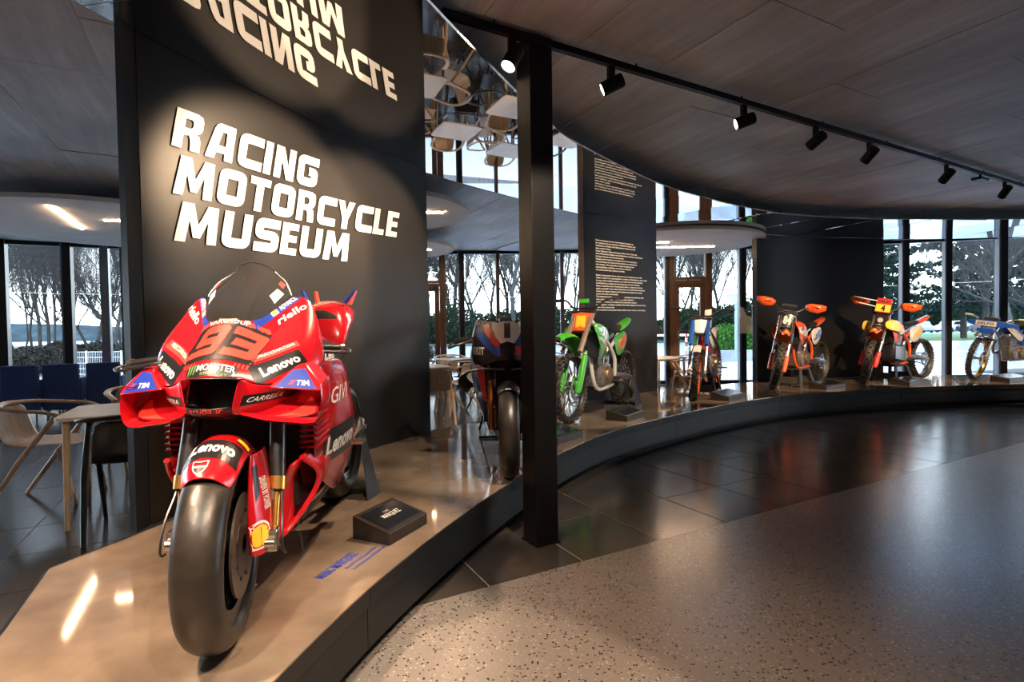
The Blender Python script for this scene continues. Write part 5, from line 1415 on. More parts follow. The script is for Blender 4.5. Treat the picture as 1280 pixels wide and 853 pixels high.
# --- number 1 race bike (dark with red, blue and white nose)
def second_racer():
    F = P(637, 596, ZT); deg = 91; t = thing('race_motorcycle', 'black race motorcycle with white nose plate numbered 1, partly behind the post', 'motorcycle', (F.x, F.y, ZT), math.radians(deg + 180))
    T = flipT; slick_wheel(t, 0, .30, .125, T, rim_m=M_GOLD if False else M_RIM); slick_wheel(t, 1.42, .325, .19, T, name='rear_wheel', discs=(1,))
    rows = []
    for k in range(11):
        ph = math.radians(60 + 80 * k / 10)
        rows.append([(-cos(ph) * (.318 - .05 * abs(j) ** 2.4), .072 * j, .30 + sin(ph) * (.318 - .05 * abs(j) ** 2.4)) for j in (-1, -.6, -.2, .2, .6, 1)])
    f = plate(T, rows, .003, M_CARB, 'front_fender', t); d = Decals(f)
    q = [(-.20, -.022, .565), (-.20, .022, .565), (-.16, .022, .60), (-.16, -.022, .60)]
    ci = lambda r, c=(.5, .5): [(c[0] + r * cos(a * PI / 8), c[1] + r * sin(a * PI / 8)) for a in range(16)]
    d.poly('badge', ci(.48), q, M_WH, .002, (-.6, 0, .6)); d.poly('badge', ci(.34), q, M_BPL, .003, (-.6, 0, .6))
    for sg in (1, -1):
        y = sg * .11
        fo = MB(T).tube([(.28, y, .93), (.13, y, .56)], .029, 14).build('fork_tube', M_CARB, t)
        MB(T).tube([(.14, y, .60), (.035, y, .30)], [.026, .022], 14).build('fork_slider', mat('amber_titanium', (.45, .16, .04), .25, .9), fo)
        MB(T).box((.095, sg * .105, .36), (.05, .05, .12)).build('brake_caliper', M_GOLD, fo, False, bevel=.005)
    A0 = [(.060, 0, .735), (.068, .045, .735), (.10, .085, .725), (.16, .150, .700), (.26, .215, .690), (.36, .245, .70)]
    A1 = [(.070, 0, .85), (.080, .05, .85), (.120, .105, .84), (.175, .170, .825), (.26, .230, .82), (.37, .255, .83)]
    A2 = [(.110, 0, .935), (.120, .055, .935), (.150, .110, .930), (.195, .165, .920), (.27, .215, .915), (.37, .240, .93)]
    A3 = [(.150, 0, 1.005), (.158, .050, 1.003), (.182, .098, .998), (.235, .140, 1.00), (.30, .180, 1.015), (.375, .205, 1.03)]
    mb = MB(T).grid([[(p[0], -p[1], p[2]) for p in r[:0:-1]] + r for r in (A0, A1, A2, A3)])
    cw = mb.build('upper_cowl', M_KPL, t, True, sub=2, solid=.004); d = Decals(cw); Fh = (-1, 0, .3)
    white = [(-.095, .995), (-.10, .95), (-.075, .89), (-.042, .848), (.042, .848), (.075, .89), (.10, .95), (.095, .995), (.06, 1.003), (-.06, 1.003)]
    def quad(y0, y1, z0, z1, s=.02): return [(s, y0, z0), (s, y1, z0), (s, y1, z1), (s, y0, z1)]
    def yz(pts, m, off, name): return d.poly(name, [((y + .3) / .6, (z - .70) / .35) for y, z in pts], quad(-.3, .3, .70, 1.05), m, off, (-1, 0, 0), res=.045)
    yz(white, M_WH, .0022, 'nose_plate')
    d.text('1', quad(-.035, .035, .885, .985), M_BLK, (.22, .02, .78, .98), off=.0045, bold=.03, n_hint=(-1, 0, 0), name='number')
    for sg in (1, -1):
        pick = lambda L: [(sg * a, b) for a, b in L]
        yz(pick([(.045, .845), (.08, .885), (.105, .94), (.125, .985), (.155, .97), (.150, .93), (.11, .86), (.075, .83)]), M_RPL if sg < 0 else M_BPL, .0018, 'stripe')
        yz(pick([(.020, .765), (.05, .775), (.11, .80), (.165, .85), (.205, .93), (.215, .90), (.185, .84), (.12, .77)]) if 0 else pick([(.035, .775), (.052, .835), (.075, .828), (.155, .90), (.20, .965), (.205, .90), (.14, .82), (.07, .765)]), M_BPL if sg < 0 else M_RPL, .0016, 'stripe')
        yz(pick([(.055, .995), (.052, .986), (.060, .980), (.068, .986), (.066, .995)]), M_BLK, .0045, 'bolt')
        q = [(.16, .155, .775), (.30, .245, .775), (.30, .245, .825), (.16, .155, .825)]
        d.text('REKIT', q if sg > 0 else mir(q), M_WH, n_hint=(-.6, sg, 0), bold=.03)
        q = [(.25, .20, .97), (.36, .225, .97), (.36, .215, 1.01), (.25, .19, 1.01)]
        d.text('HP', q if sg > 0 else mir(q), M_WH, n_hint=(-.6, sg, 0), bold=.03)
    yz([(-.040, .850), (-.050, .80), (-.028, .725), (0, .712), (.028, .725), (.050, .80), (.040, .850), (0, .862)], M_BLK, .004, 'air_intake')
    S0 = [(.155, 0, 1.0), (.165, .05, .998), (.19, .095, .995), (.25, .135, 1.005), (.32, .155, 1.03)]
    S1 = [(.22, 0, 1.075), (.23, .05, 1.07), (.26, .085, 1.065), (.30, .115, 1.07), (.35, .13, 1.08)]
    S2 = [(.30, 0, 1.14), (.305, .035, 1.135), (.325, .06, 1.125), (.35, .085, 1.12), (.38, .095, 1.115)]
    MB(T).grid([[(p[0], -p[1], p[2]) for p in r[:0:-1]] + r for r in (S0, S1, S2)]).build('windscreen', glass_mat('clear_screen', (.97, .97, .97), .7, .05), t, True, sub=2)
    for sg in (1, -1):
        # long black winglet bow and the side fairing
        MB(T).tube(spline([(.10, sg * .02, .675), (.12, sg * .14, .682), (.16, sg * .24, .668), (.20, sg * .295, .635), (.24, sg * .305, .59), (.28, sg * .26, .54)], 5), [.018] * 26, 8, flat=(2.2, .45)).build('winglet', M_KPL, t)
        sf = plate(T, [[(.26, sg * .25, .80), (.45, sg * .26, .82), (.75, sg * .24, .80), (.95, sg * .18, .70)], [(.27, sg * .255, .66), (.45, sg * .265, .66), (.75, sg * .25, .64), (.98, sg * .20, .56)],
                  [(.30, sg * .22, .48), (.45, sg * .235, .47), (.75, sg * .22, .42), (.98, sg * .19, .40)], [(.30, sg * .12, .22), (.45, sg * .14, .17), (.75, sg * .13, .15), (.96, sg * .12, .22)]], .005, M_KPL, 'side_fairing', t, 2)
        dd = Decals(sf); q = [(.32, .25, .52), (.60, .25, .50), (.60, .25, .66), (.32, .25, .68)]; Q = q if sg > 0 else mir(q)
        dd.poly('stripe', [(.0, .2), (1, 0), (1, .25), (0, .5)], Q, M_RPL, .002, (0, sg, 0)); dd.poly('stripe', [(.0, .55), (1, .3), (1, .6), (0, .85)], Q, M_BPL, .002, (0, sg, 0))
        # inner edges of the fairing: red and blue flashes seen beside the wheel
        MB(T).hexa([(.27, sg * .145, .44), (.29, sg * .145, .44), (.29, sg * .17, .46), (.27, sg * .17, .46), (.27, sg * .16, .68), (.29, sg * .16, .68), (.29, sg * .22, .70), (.27, sg * .22, .70)]).build('stripe', M_RPL, sf, False)
        b = MB(T).cyl((.28, sg * .12, .90), (.36, sg * .34, .865), .014, n=8).build('handlebar', M_DKM, t)
        MB(T).cyl((.33, sg * .26, .88), (.37, sg * .37, .86), .019, n=12).build('grip', M_SEAT, b)
        MB(T).tube(spline([(.28, sg * .24, .87), (.22, sg * .34, .84), (.26, sg * .40, .82), (.36, sg * .39, .85)], 4), .008, 6).build('lever', M_DKM, b)
        MB(T).tube([(1.0, sg * .10, .42), (1.44, sg * .12, .33)], [.05, .035], 8).build('swingarm', M_CARB, t)
    MB(T).box((.33, 0, .52), (.05, .34, .44)).build('radiator', MATS['radiator_core'], t, False)
    MB(T).hexa([(.40, -.14, .22), (.95, -.13, .22), (.95, .13, .22), (.40, .14, .22), (.42, -.14, .80), (.98, -.11, .76), (.98, .11, .76), (.42, .14, .80)]).build('engine', M_DKM, t, True, bevel=.02)
    MB(T).ell((.66, 0, .86), (.24, .18, .13)).build('fuel_tank', M_KPL, t)
    MB(T).hexa([(.95, -.12, .72), (1.55, -.06, .98), (1.55, .06, .98), (.95, .12, .72), (.95, -.12, .82), (1.55, -.06, 1.05), (1.55, .06, 1.05), (.95, .12, .82)]).build('tail_unit', M_KPL, t, True, bevel=.015)
    plate(T, [[(s, y * w, z) for y, z in ((-.14, .26), (-.08, .16), (0, .13), (.08, .16), (.14, .26))] for s, w in ((.30, .8), (.45, 1.05), (.75, 1.05), (.95, .9))], .005, M_ORG, 'belly_pan', t)
    s_ = thing('paddock_stand', 'thin black tubular stand behind the number one race bike', 'stand', (F.x, F.y, ZT), math.radians(deg + 180))
    for sg in (1, -1): MB(T).tube([(1.50, sg * .26, .012), (1.42, sg * .17, .36)], .010, 8).tube([(1.50, sg * .26, .012), (1.20, sg * .24, .012)], .010, 8).build('side_tube', M_BLACK, s_)
    MB(T).tube([(1.20, -.24, .012), (1.20, .24, .012)], .010, 8).build('cross_bar', M_BLACK, s_)
    return t
second_racer()
dirt_bike('motocross_motorcycle', 'lime green motocross motorcycle just right of the steel post', (713, 529), 58, M_LIME, M_LIME, plate_m=M_ORG, number='1', frame_m=M_WPL, rim_m=M_KPL, steer=0, fork_up=mat('pink_gold_fork', (.62, .42, .33), .28, .8), shroud_txt=None, plate_txt_m=M_YEL)
wedge_stand((713, 529), 58, 'grey wedge stand under the rear wheel of the green bike')
dirt_bike('trial_motorcycle', 'slim white and red trial motorcycle in front of the timber door', (871, 500), 60, M_WPL, M_RPL, trial=True, rim_m=M_ORG, steer=-8, bar_h=1.17, fork_up=M_BPL)
box_stand((871, 500), 60, 'black folding stand under the white trial bike', M_BLACK, .62, .27, .12)
dirt_bike('motocross_motorcycle', 'orange motocross motorcycle with hand guards before the plain black panel', (972, 487), 40, M_ORG, M_WPL, plate_m=M_KPL, plate_txt_m=M_WPL, number='84', frame_m=M_ORG, rim_m=M_KPL, steer=-28, handguards=M_ORG, seat_m=M_SEAT, shroud_txt='SX', fork_guard=M_ORG)
box_stand((972, 487), 40, 'dark grey lift stand under the orange motocross bike', mat('grey_stand_paint', (.09, .085, .08), .45, .3), .64, .28, .12)
dirt_bike('rally_motorcycle', 'rally motorcycle with red and yellow number 4 board and yellow tank', (1086, 480), 27, M_ORG, M_WPL, number=None, frame_m=M_ORG, rim_m=M_KPL, steer=-26, handguards=M_ORG, rally=True, fork_guard=M_RPL)
box_stand((1086, 480), 27, 'black lift stand under the rally bike', M_BLACK, .66, .27, .12)
dirt_bike('speedway_motorcycle', 'blue and white speedway motorcycle at the right edge of the platform', (1222, 475), 10, M_BPL, M_WPL, speedway=True, frame_m=M_CHR, rim_m=M_GOLD, steer=-22, bar_h=1.0, fork_up=M_CHR)
# --- sloping info boxes, one beside each bike
def info_box(label, corners, fh=.055, bh=.105, txt=None, scr=True):
    """corners: front-left, front-right, back-right on the platform in plan"""
    a, b, c = [P(*k, ZT) for k in corners]
    fx = (b - c); fx.z = 0           # front edge runs from c to b
    fl = fx.length; ex = fx.normalized(); ey = Vector((ex.y, -ex.x, 0))
    if (a - b).dot(ey) < 0: ey = -ey
    dp = max(.17, min((a - b).dot(ey), .30))
    t = thing('info_box', label, 'info box', b, 0)
    def q(u, v, z): return -ex * u * fl + ey * v * dp + Vector((0, 0, z))
    MB().hexa([q(0, 0, .0), q(1, 0, .0), q(1, 1, .0), q(0, 1, .0), q(0, 0, fh), q(1, 0, fh), q(1, 1, bh), q(0, 1, bh)]).build('housing', mat('bronze_black_metal', (.045, .036, .030), .35, .5, .2, 20), t, False, bevel=.003)
    top = lambda u, v, o=.0: q(u, v, fh + (bh - fh) * v + o)
    MB().hexa([top(.08, .12, -.004), top(.92, .12, -.004), top(.92, .88, -.004), top(.08, .88, -.004), top(.08, .12, .0025), top(.92, .12, .0025), top(.92, .88, .0025), top(.08, .88, .0025)]).build('screen', mat('dark_screen', (.010, .013, .018), .12), t, False)
    if txt:
        V, F, w = font_text(txt, .02)
        # reads from the platform front
        MB().add([top(.30 + .42 * v.x / w, .44 + .14 * v.y, .0035) for v in V], F).build('lettering', M_WH, t, False, weld=0)
        V, F, w = font_text('MARC', .0)
        MB().add([top(.44 + .14 * v.x / w, .62 + .07 * v.y, .0035) for v in V], F).build('lettering', M_WH, t, False, weld=0)
    return t
info_box('sloping dark info box with a lit name, beside the red race bike', ((437, 676), (487, 683), (534, 655)), txt='MARQUEZ')
info_box('sloping dark info box just right of the steel post', ((668, 548), (697, 556), (729, 546)))
info_box('sloping dark info box below the green motocross bike', ((762, 524), (784, 528), (806, 520)))
info_box('sloping dark info box beside the trial bike', ((893, 499), (911, 502), (932, 497)))
info_box('sloping dark info box beside the orange motocross bike', ((1018, 485), (1033, 488), (1057, 484)))
info_box('sloping dark info box beside the rally bike', ((1123, 480), (1137, 483), (1164, 480)))
info_box('sloping dark info box under the speedway bike at the right edge', ((1250, 476), (1262, 479), (1290, 476)))
# blue print on the platform top beside the first box
def floor_print(txts, p0, p1, h, m):
    a = P(*p0, ZT + .0012); b = P(*p1, ZT + .0012); d = (b - a).normalized(); n = Vector((-d.y, d.x, 0))
    V_ = []; mb = MB()
    for i, tx in enumerate(txts):
        V, F, w = font_text(tx, .01 if i else .03); L = (b - a).length * (1 if i != 1 else .9); hh = h if i == 0 else h * .42
        off = 0 if i == 0 else -h * (.2 + .7 * i)
        base = a + d * (.0 if i == 0 else .10)
        mb.add([base + d * (v.x / w * L) + n * (off + v.y * hh) - Vector((0, 0, ZT)) for v in V], F)
    o = mb.build('lettering', m, pl, False, weld=0); o.location = (0, 0, ZT); return o
floor_print(['MARC MARQUEZ', 'MotoGP World Champion 2025', 'Grand Prix motorcycle of the factory team'], (404, 724), (449, 692), .045, mat('blue_floor_print', (.03, .06, .45), .5))
# ================================================================== CAFE
M_OAK = mat('pale_oak', (.64, .45, .28), .42, 0, .18, 5, .05, stretch=(6, 6, .8))
M_DOAK = mat('black_stained_oak', (.014, .014, .016), .35, 0, .2, 6)
M_TOP = mat('white_oiled_tabletop', (.82, .74, .64), .38, 0, .06, 4)
M_NAVY = mat('navy_upholstery', (.006, .030, .14), .8, 0, .15, 90, .3)
def make_chair(label, m):
    t = thing('armchair', label, 'chair')
    for sg in (1, -1):
        MB().tube([(-.30, sg * .235, 0), (-.06, sg * .265, .36), (.17, sg * .275, .665)], [.014, .020, .017], 8).build('rear_leg', m, t)
        MB().tube([(.25, sg * .215, 0), (.16, sg * .23, .43)], [.013, .020], 8).build('front_leg', m, t)
    hoop = spline([(.19, .272, .665), (.10, .285, .695), (-.08, .275, .715), (-.22, .20, .735), (-.275, 0, .745), (-.22, -.20, .735), (-.08, -.275, .715), (.10, -.285, .695), (.19, -.272, .665)], 5)
    MB().tube(hoop, .021, 8, flat=(1.25, .62)).build('arm_rail', m, t)
    rows = []
    for x, z, w in ((.22, .425, .215), (.17, .445, .235), (.0, .435, .24), (-.14, .435, .225), (-.20, .47, .205), (-.235, .58, .20), (-.262, .73, .185)):
        rows.append([(x - .025 * (k == 0) * 0 - (.02 if abs(k) < .6 else 0) * (z > .45), k * w, z + .018 * k * k * (z < .46)) for k in (-1, -.5, 0, .5, 1)])
    MB().grid(rows).build('seat', m, t, True, sub=1, solid=.012)
    return t
def make_table(label, m_leg):
    t = thing('cafe_table', label, 'table')
    w = .36; pts = []
    for cx, cy, a0 in ((w - .07, w - .07, 0), (-w + .07, w - .07, 90), (-w + .07, -w + .07, 180), (w - .07, -w + .07, 270)):
        for k in range(5): a = math.radians(a0 + 22.5 * k); pts.append((cx + .07 * cos(a), cy + .07 * sin(a)))
    MB().prism(pts, .700, .722).build('table_top', M_TOP, t, True, auto=30, bevel=.003)
    for sx_ in (1, -1):
        for sy_ in (1, -1):
            MB().tube([(sx_ * .31, sy_ * .31, 0), (sx_ * .30, sy_ * .30, .70)], [.014, .022], 8).build('leg', m_leg, t)
    MB().box((0, 0, .685), (.52, .52, .03)).build('apron', m_leg, t, False)
    return t
ch_o = make_chair('', M_OAK); ch_k = make_chair('', M_DOAK); tb_o = make_table('', M_OAK)
used = {}
def place(proto, key, x, y, a, label, group=None):
    o = proto if key not in used else copy_tree(proto); used[key] = 1
    o.location = (x, y, 0); o.rotation_euler = (0, 0, a); o['label'] = label
    if group: o['group'] = group
    elif 'group' in o: del o['group']
    return o
g = GRID
place(tb_o, 't', -2.72, 3.78, g, 'cafe table nearest the platform at left, beside the lettered panel')
place(ch_o, 'o', -3.50, 4.02, g - .25, 'pale oak armchair at far left, pulled back from the nearest table')
place(ch_k, 'k', -2.46, 3.46, g + PI / 2, 'black armchair pushed under the nearest cafe table, back to the viewer')
place(ch_o, 'o', -3.42, 4.95, g - PI / 2 + .35, 'pale oak armchair behind the nearest table, facing the viewer')
place(tb_o, 't', -3.42, 5.55, g, 'second cafe table behind the nearest one at left')
place(ch_k, 'k', -3.02, 4.98, g + PI / 2, 'black armchair between the two left tables')
place(ch_k, 'k', -2.85, 5.85, g + PI, 'black armchair at the right side of the second left table')
rnd = random.Random(8)
tabs = [(-1.30, 7.62), (-.92, 9.45), (.10, 8.50), (1.10, 9.95), (-2.55, 8.85), (2.45, 8.98), (.0, 10.5), (-2.2, 7.0)]
wh = ['beyond the lettered panel', 'farther back behind the first race bike gap', 'straight behind the steel post', 'near the facade behind the text panel', 'in the middle of the cafe', 'behind the trial bike', 'close to the windows behind the post', 'hidden behind the lettered panel']
ws_ = ['just beyond the lettered panel', 'far back, left gap', 'straight behind the post', 'behind the text panel', 'in mid cafe', 'behind the trial bike', 'by the windows', 'hidden by the lettered panel']
for i, (x, y) in enumerate(tabs):
    place(tb_o, 't', x, y, g + rnd.uniform(-.1, .1), 'pale cafe table ' + wh[i])
    for k, ang in enumerate((0, 90, 180, 270)):
        if i == 5 and ang == 90: continue
        a = g + math.radians(ang) + rnd.uniform(-.22, .22); d = .60 + rnd.uniform(-.04, .12)
        cx, cy = x + cos(a) * d, y + sin(a) * d
        dark = i > 0 and (i + k) % 5 == 4
        place(ch_k if dark else ch_o, 'k' if dark else 'o', cx, cy, a + PI, ('black' if dark else 'pale oak') + ' armchair, %s side of the table ' % ('right', 'far', 'left', 'near')[k] + ws_[i], 'armchairs around the cafe tables')
def lounge(x, y, a, label):
    t = thing('lounge_chair', label, 'chair', (x, y, 0), a)
    MB().box((0, 0, .45), (.44, .10, .70)).build('backrest', M_NAVY, t, True, bevel=.02)
    MB().box((0, .33, .30), (.44, .56, .20)).build('seat', M_NAVY, t, True, bevel=.03)
    for sg in (1, -1):
        MB().box((sg * .20, .27, .42), (.06, .45, .3)).build('armrest', M_NAVY, t, True, bevel=.02)
        for yy in (0.0, .5): MB().cyl((sg * .18, yy, 0), (sg * .18, yy, .22), .012, n=8).build('leg', M_BLACK, t)
for px, lab in ((27, 'dark blue lounge chair, leftmost of three with their backs to the viewer'), (78, 'dark blue lounge chair, middle of three by the windows'), (131, 'dark blue lounge chair, rightmost of three, nearest the lettered panel')):
    p = P(px, 524 - (px - 27) * .08, 0); lounge(p.x, p.y, .42, lab)
tt = thing('side_table', 'small dark side table between the blue lounge chairs', 'table', (P(54, 516, 0).x - .1, P(54, 516, 0).y + .5, 0))
MB().cyl((0, 0, .50), (0, 0, .52), .25, n=24).build('table_top', M_DOAK, tt); MB().cyl((0, 0, 0), (0, 0, .5), .02, n=10).build('column', M_BLACK, tt); MB().cyl((0, 0, 0), (0, 0, .012), .17, n=20).build('foot', M_BLACK, tt)
# frosted showcase beside the plain black panel
p = P(925, 476, 0)
q0 = ray_y(936, 385, 8.35)
sc = thing('frosted_sign', 'small translucent sign panel standing left of the plain black panel', 'sign', (q0.x, q0.y, ZT))
MB().box((0, .1, 1.02), (.19, .012, .42)).build('pane', glass_mat('frosted', (.62, .68, .70), .4, .10, .25, .06), sc, False)
MB().box((.11, .1, .62), (.015, .02, 1.22)).build('support', M_BLACK, sc, False)

# ---- track light rail and its lamp heads (each with its own lamp)
a = Vector((-.33, 2.72, ZC - .045)); d = Vector((.870, .493, 0)).normalized(); L = 8.6
rail = thing('light_track', 'long straight black light track under the concrete ceiling', 'light track', (a.x, a.y, ZC))
R = Matrix.Rotation(math.atan2(d.y, d.x), 3, 'Z')
for k in range(4):
    c = d * (L / 4 * (k + .5)); MB().box(c + Vector((0, 0, -.042)), (L / 4 - .004, .036, .038), R).build('track_profile', M_BLACK, rail, False)
for k in range(9): MB().cyl(d * (.3 + k) + Vector((0, 0, -.024)), d * (.3 + k), .006, n=6).build('track_clip', M_BLACK, rail)
M_LENS = mat('lit_lens', (1, .9, .75), .4, emit=(1, .86, .62), estr=9)
M_LENS2 = mat('lit_lens_bright', (1, .9, .75), .4, emit=(1, .88, .66), estr=60)
def lamp(px, py, target, energy, size, label, bright=False, flat=False):
    # lamp head hanging under the track where the photo shows it
    best = min((abs(ray_y(px, py, (a + d * (L * k / 400)).y).x - (a + d * (L * k / 400)).x), k) for k in range(401)); p = a + d * (L * best[1] / 400)
    t = thing('track_spotlight', label, 'spotlight', (p.x, p.y, ZC - .061))
    if flat:
        MB().box((0, 0, -.05), (.20, .09, .03), R).build('housing', M_BLACK, t, False, bevel=.004); MB().cyl((0, 0, 0), (0, 0, -.04), .012, n=8).build('stem', M_BLACK, t); return
    MB().box((0, 0, -.055), (.045, .03, .11), R).build('stem', M_BLACK, t, False, bevel=.004)
    h = Vector((0, 0, -.115)); v = (Vector(target) - (p + Vector((0, 0, -.19)))).normalized()
    o = MB().lathe([(0, -.075), (.040, -.075), (.043, -.06), (.043, .062), (.038, .062), (.036, .040), (0, .040)], axis='z', n=24).build('lamp_head', M_BLACK, t)
    o.location = h; o.rotation_euler = v.to_track_quat('Z', 'Y').to_euler()
    ln = MB().lathe([(0, .045), (.036, .045), (.036, .056), (0, .058)], axis='z', n=20).build('lens', M_LENS2 if bright else M_LENS, o)
    s = spot('lamp_light', (0, 0, 0), (0, 0, 1), energy, size, WARM, .35, .03); s.parent = t; s.location = h + v * .075; s.rotation_euler = v.to_track_quat('-Z', 'Y').to_euler()
lamp(640, 55, (-.80, 2.3, .9), 260, 50, 'black track spotlight shining straight at the viewer beside the post', True)
lamp(765, 78, (-1.45, 3.45, 1.72), 900, 52, 'black track spotlight, first one right of the post')
lamp(930, 128, (-1.10, 4.20, 1.72), 700, 36, 'black track spotlight, second one right of the post')
lamp(1020, 152, (1.55, 7.30, 1.45), 420, 40, 'black track spotlight, third one right of the post')
lamp(1087, 172, (2.50, 7.0, .85), 480, 36, 'black track spotlight, fourth one right of the post')
lamp(1183, 198, (4.30, 8.1, .85), 620, 38, 'black track spotlight, fifth one right of the post')
lamp(1225, 209, (0, 0, 0), 0, 0, 'flat black driver box on the track between two spotlights', flat=True)
lamp(1256, 215, (6.1, 8.5, .8), 620, 40, 'black track spotlight nearest the right edge')
spot('speedway_fill', (6.9, 6.6, 2.7), (7.8, 8.6, .8), 420, 46, WARM, .35, .03)  # extra light added for the speedway bike, without a lamp head
# ================================================================== OUTDOORS
M_PAVE = mat('damp_pavement', (.38, .44, .50), .35, 0, .12, .4, .05)
M_GRASS = mat('winter_grass', (.055, .13, .018), .9, 0, .3, 3)
M_LEAF = mat('leaf_litter', (.045, .038, .030), .9, 0, .4, 1.3, .3, col2=(.10, .085, .068))
M_BARK = mat('grey_bark', (.040, .037, .033), .9, 0, .35, 4)
M_TWIG = mat('twigs', (.055, .050, .045), .9, spec=.1)
M_IVY = mat('ivy_leaves', (.016, .030, .016), .9, 0, .5, 3, spec=.05)
M_PINE = mat('pine_needles', (.018, .034, .026), .9, 0, .5, 2, spec=.05)
M_BUSH = mat('bush_leaves', (.035, .11, .012), .9, 0, .5, 2, spec=.1)
M_BRUSH = mat('bare_undergrowth', (.030, .027, .021), .9, 0, .4, 2, spec=.05)
gr = MB().prism([(-160, -60), (160, -60), (160, 160), (-160, 160)], -.40, -.12).build('ground', M_PAVE, None, False); tag(gr, 'pale damp pavement outside the windows', kind='structure')
def patch(name, pts, z, m, label, zb=-.12):
    o = MB().prism(pts, zb, z).build(name, m, None, False); tag(o, label, kind='structure'); return o
patch('path', [(-9, 12.8), (-6.4, 13.5), (-2, 14.4), (2, 14.8), (4, 14.9), (4, 16.0), (-2, 15.6), (-7, 14.6), (-10, 13.4)], -.06, M_LEAF, 'leaf strewn planting strip outside the cafe windows')
patch('lawn', [(14, 40), (90, 32), (90, 58), (14, 64)], -.09, M_GRASS, 'strip of green lawn across the car park')
patch('lawn', [(-16, 12), (-9.8, 13.3), (-6, 15.5), (-8, 17), (-18, 15)], -.07, M_GRASS, 'patch of lawn outside the left windows')
patch('bank', [(-60, 20), (-16, 20), (-10, 27), (-6, 42), (14, 43), (14, 80), (-60, 80)], .05, M_LEAF, 'brown woodland floor beyond the cafe')
patch('planting', [(11, 13.2), (14.5, 12.6), (19, 12.2), (22, 14), (15, 14.6)], -.02, M_LEAF, 'dark planting bed outside the right windows')
hl = MB()
for x0, w, h, y in ((-130, 120, 4.5, 120), (-40, 110, 3, 135), (60, 120, 3, 140), (150, 110, 4, 130)):
    rows = []
    for j in range(3):
        rows.append([(x0 + w * (i / 20 - .5), y + j * 10, (h * math.sin(PI * i / 20) ** .7 * (1, 1.0, 0)[j] * (0 if j == 0 else 1)) - .1) for i in range(21)])
    hl.grid(rows)
o = hl.build('hills', mat('distant_hills', (.035, .05, .055), .95, 0, .4, .3, spec=.05), None, True); tag(o, 'low blue grey wooded hills on the horizon', kind='structure')

def frame_of(d):
    a = d.orthogonal().normalized(); return a, d.cross(a)
def bare_tree(seed, H=10., r0=.14, ivy=False, lean=0., spread=.55, maxd=5):
    rd = random.Random(seed); wood = MB(); twig = MB(); leaf = MB()
    def seg(mb, p0, p1, r0_, r1, n):
        d = (p1 - p0); 
        if d.length < 1e-4: return
        d.normalize(); a, b = frame_of(d); m = len(mb.v)
        for p, r in ((p0, r0_), (p1, r1)):
            for k in range(n): an = 2 * PI * k / n; mb.v.append(tuple(p + a * (cos(an) * r) + b * (sin(an) * r)))
        for k in range(n): k2 = (k + 1) % n; mb.f.append((m + k, m + k2, m + n + k2, m + n + k))
    def grow(p, d, L, r, lev):
        n = (7, 5, 4, 3, 3, 3)[min(lev, 5)]; ns = (7, 5, 4, 3, 2, 2)[min(lev, 5)]
        pts = [p]
        for i in range(ns):
            d = (d + Vector((rd.gauss(0, .11), rd.gauss(0, .11), rd.gauss(.03, .07))) * (1 + .3 * lev)).normalized()
            q = pts[-1] + d * (L / ns); ra = r * (1 - .75 * i / ns); rb = r * (1 - .75 * (i + 1) / ns)
            seg(wood if lev < 3 else twig, pts[-1], q, ra, rb, n)
            if lev < 1 and ivy:
                for _ in range(70):
                    an = rd.uniform(0, 2 * PI); a, b = frame_of(d); c = pts[-1].lerp(q, rd.random()) + (a * cos(an) + b * sin(an)) * (ra + rd.uniform(.02, .18)); leafq(leaf, c, .07, rd)
            pts.append(q)
            if lev < maxd:
                nb = {0: 2 if i > 0 else 0, 1: 2, 2: 2, 3: 2, 4: 1}.get(lev, 0)
                for _ in range(nb):
                    a, b = frame_of(d); an = rd.uniform(0, 2 * PI); sp_ = rd.uniform(spread * .7, spread * 1.5)
                    nd = (d * cos(sp_) + (a * cos(an) + b * sin(an)) * math.sin(sp_) + Vector((0, 0, .34))).normalized()
                    grow(q, nd, L * rd.uniform(.38, .62) * (1.0 if lev else .95 - .35 * i / ns), rb * .55 + .002, lev + 1)
    grow(Vector((0, 0, -.1)), Vector((lean, 0, 1)).normalized(), H, r0, 0)
    return wood, twig, leaf
def leafq(mb, c, s, rd):
    d = Vector((rd.gauss(0, 1), rd.gauss(0, 1), rd.gauss(0, 1))).normalized(); a, b = frame_of(d); m = len(mb.v)
    mb.v += [tuple(c + a * s), tuple(c + b * s * .7), tuple(c - a * s), tuple(c - b * s * .7)]; mb.f.append((m, m + 1, m + 2, m + 3))
def part_fast(mb, name, m, parent):
    me = bpy.data.meshes.new(name); me.from_pydata(mb.v, [], mb.f); me.materials.append(m)
    o = bpy.data.objects.new(name, me); COL.objects.link(o); o.parent = parent; return o
def make_tree(seed, **k):
    w, t, l = bare_tree(seed, **k); r = thing('bare_tree', '', 'tree')
    part_fast(w, 'trunk', M_BARK, r); tag(part_fast(t, 'twigs', M_TWIG, r), kind='stuff')
    if l.v: tag(part_fast(l, 'ivy', M_IVY, r), kind='stuff')
    return r
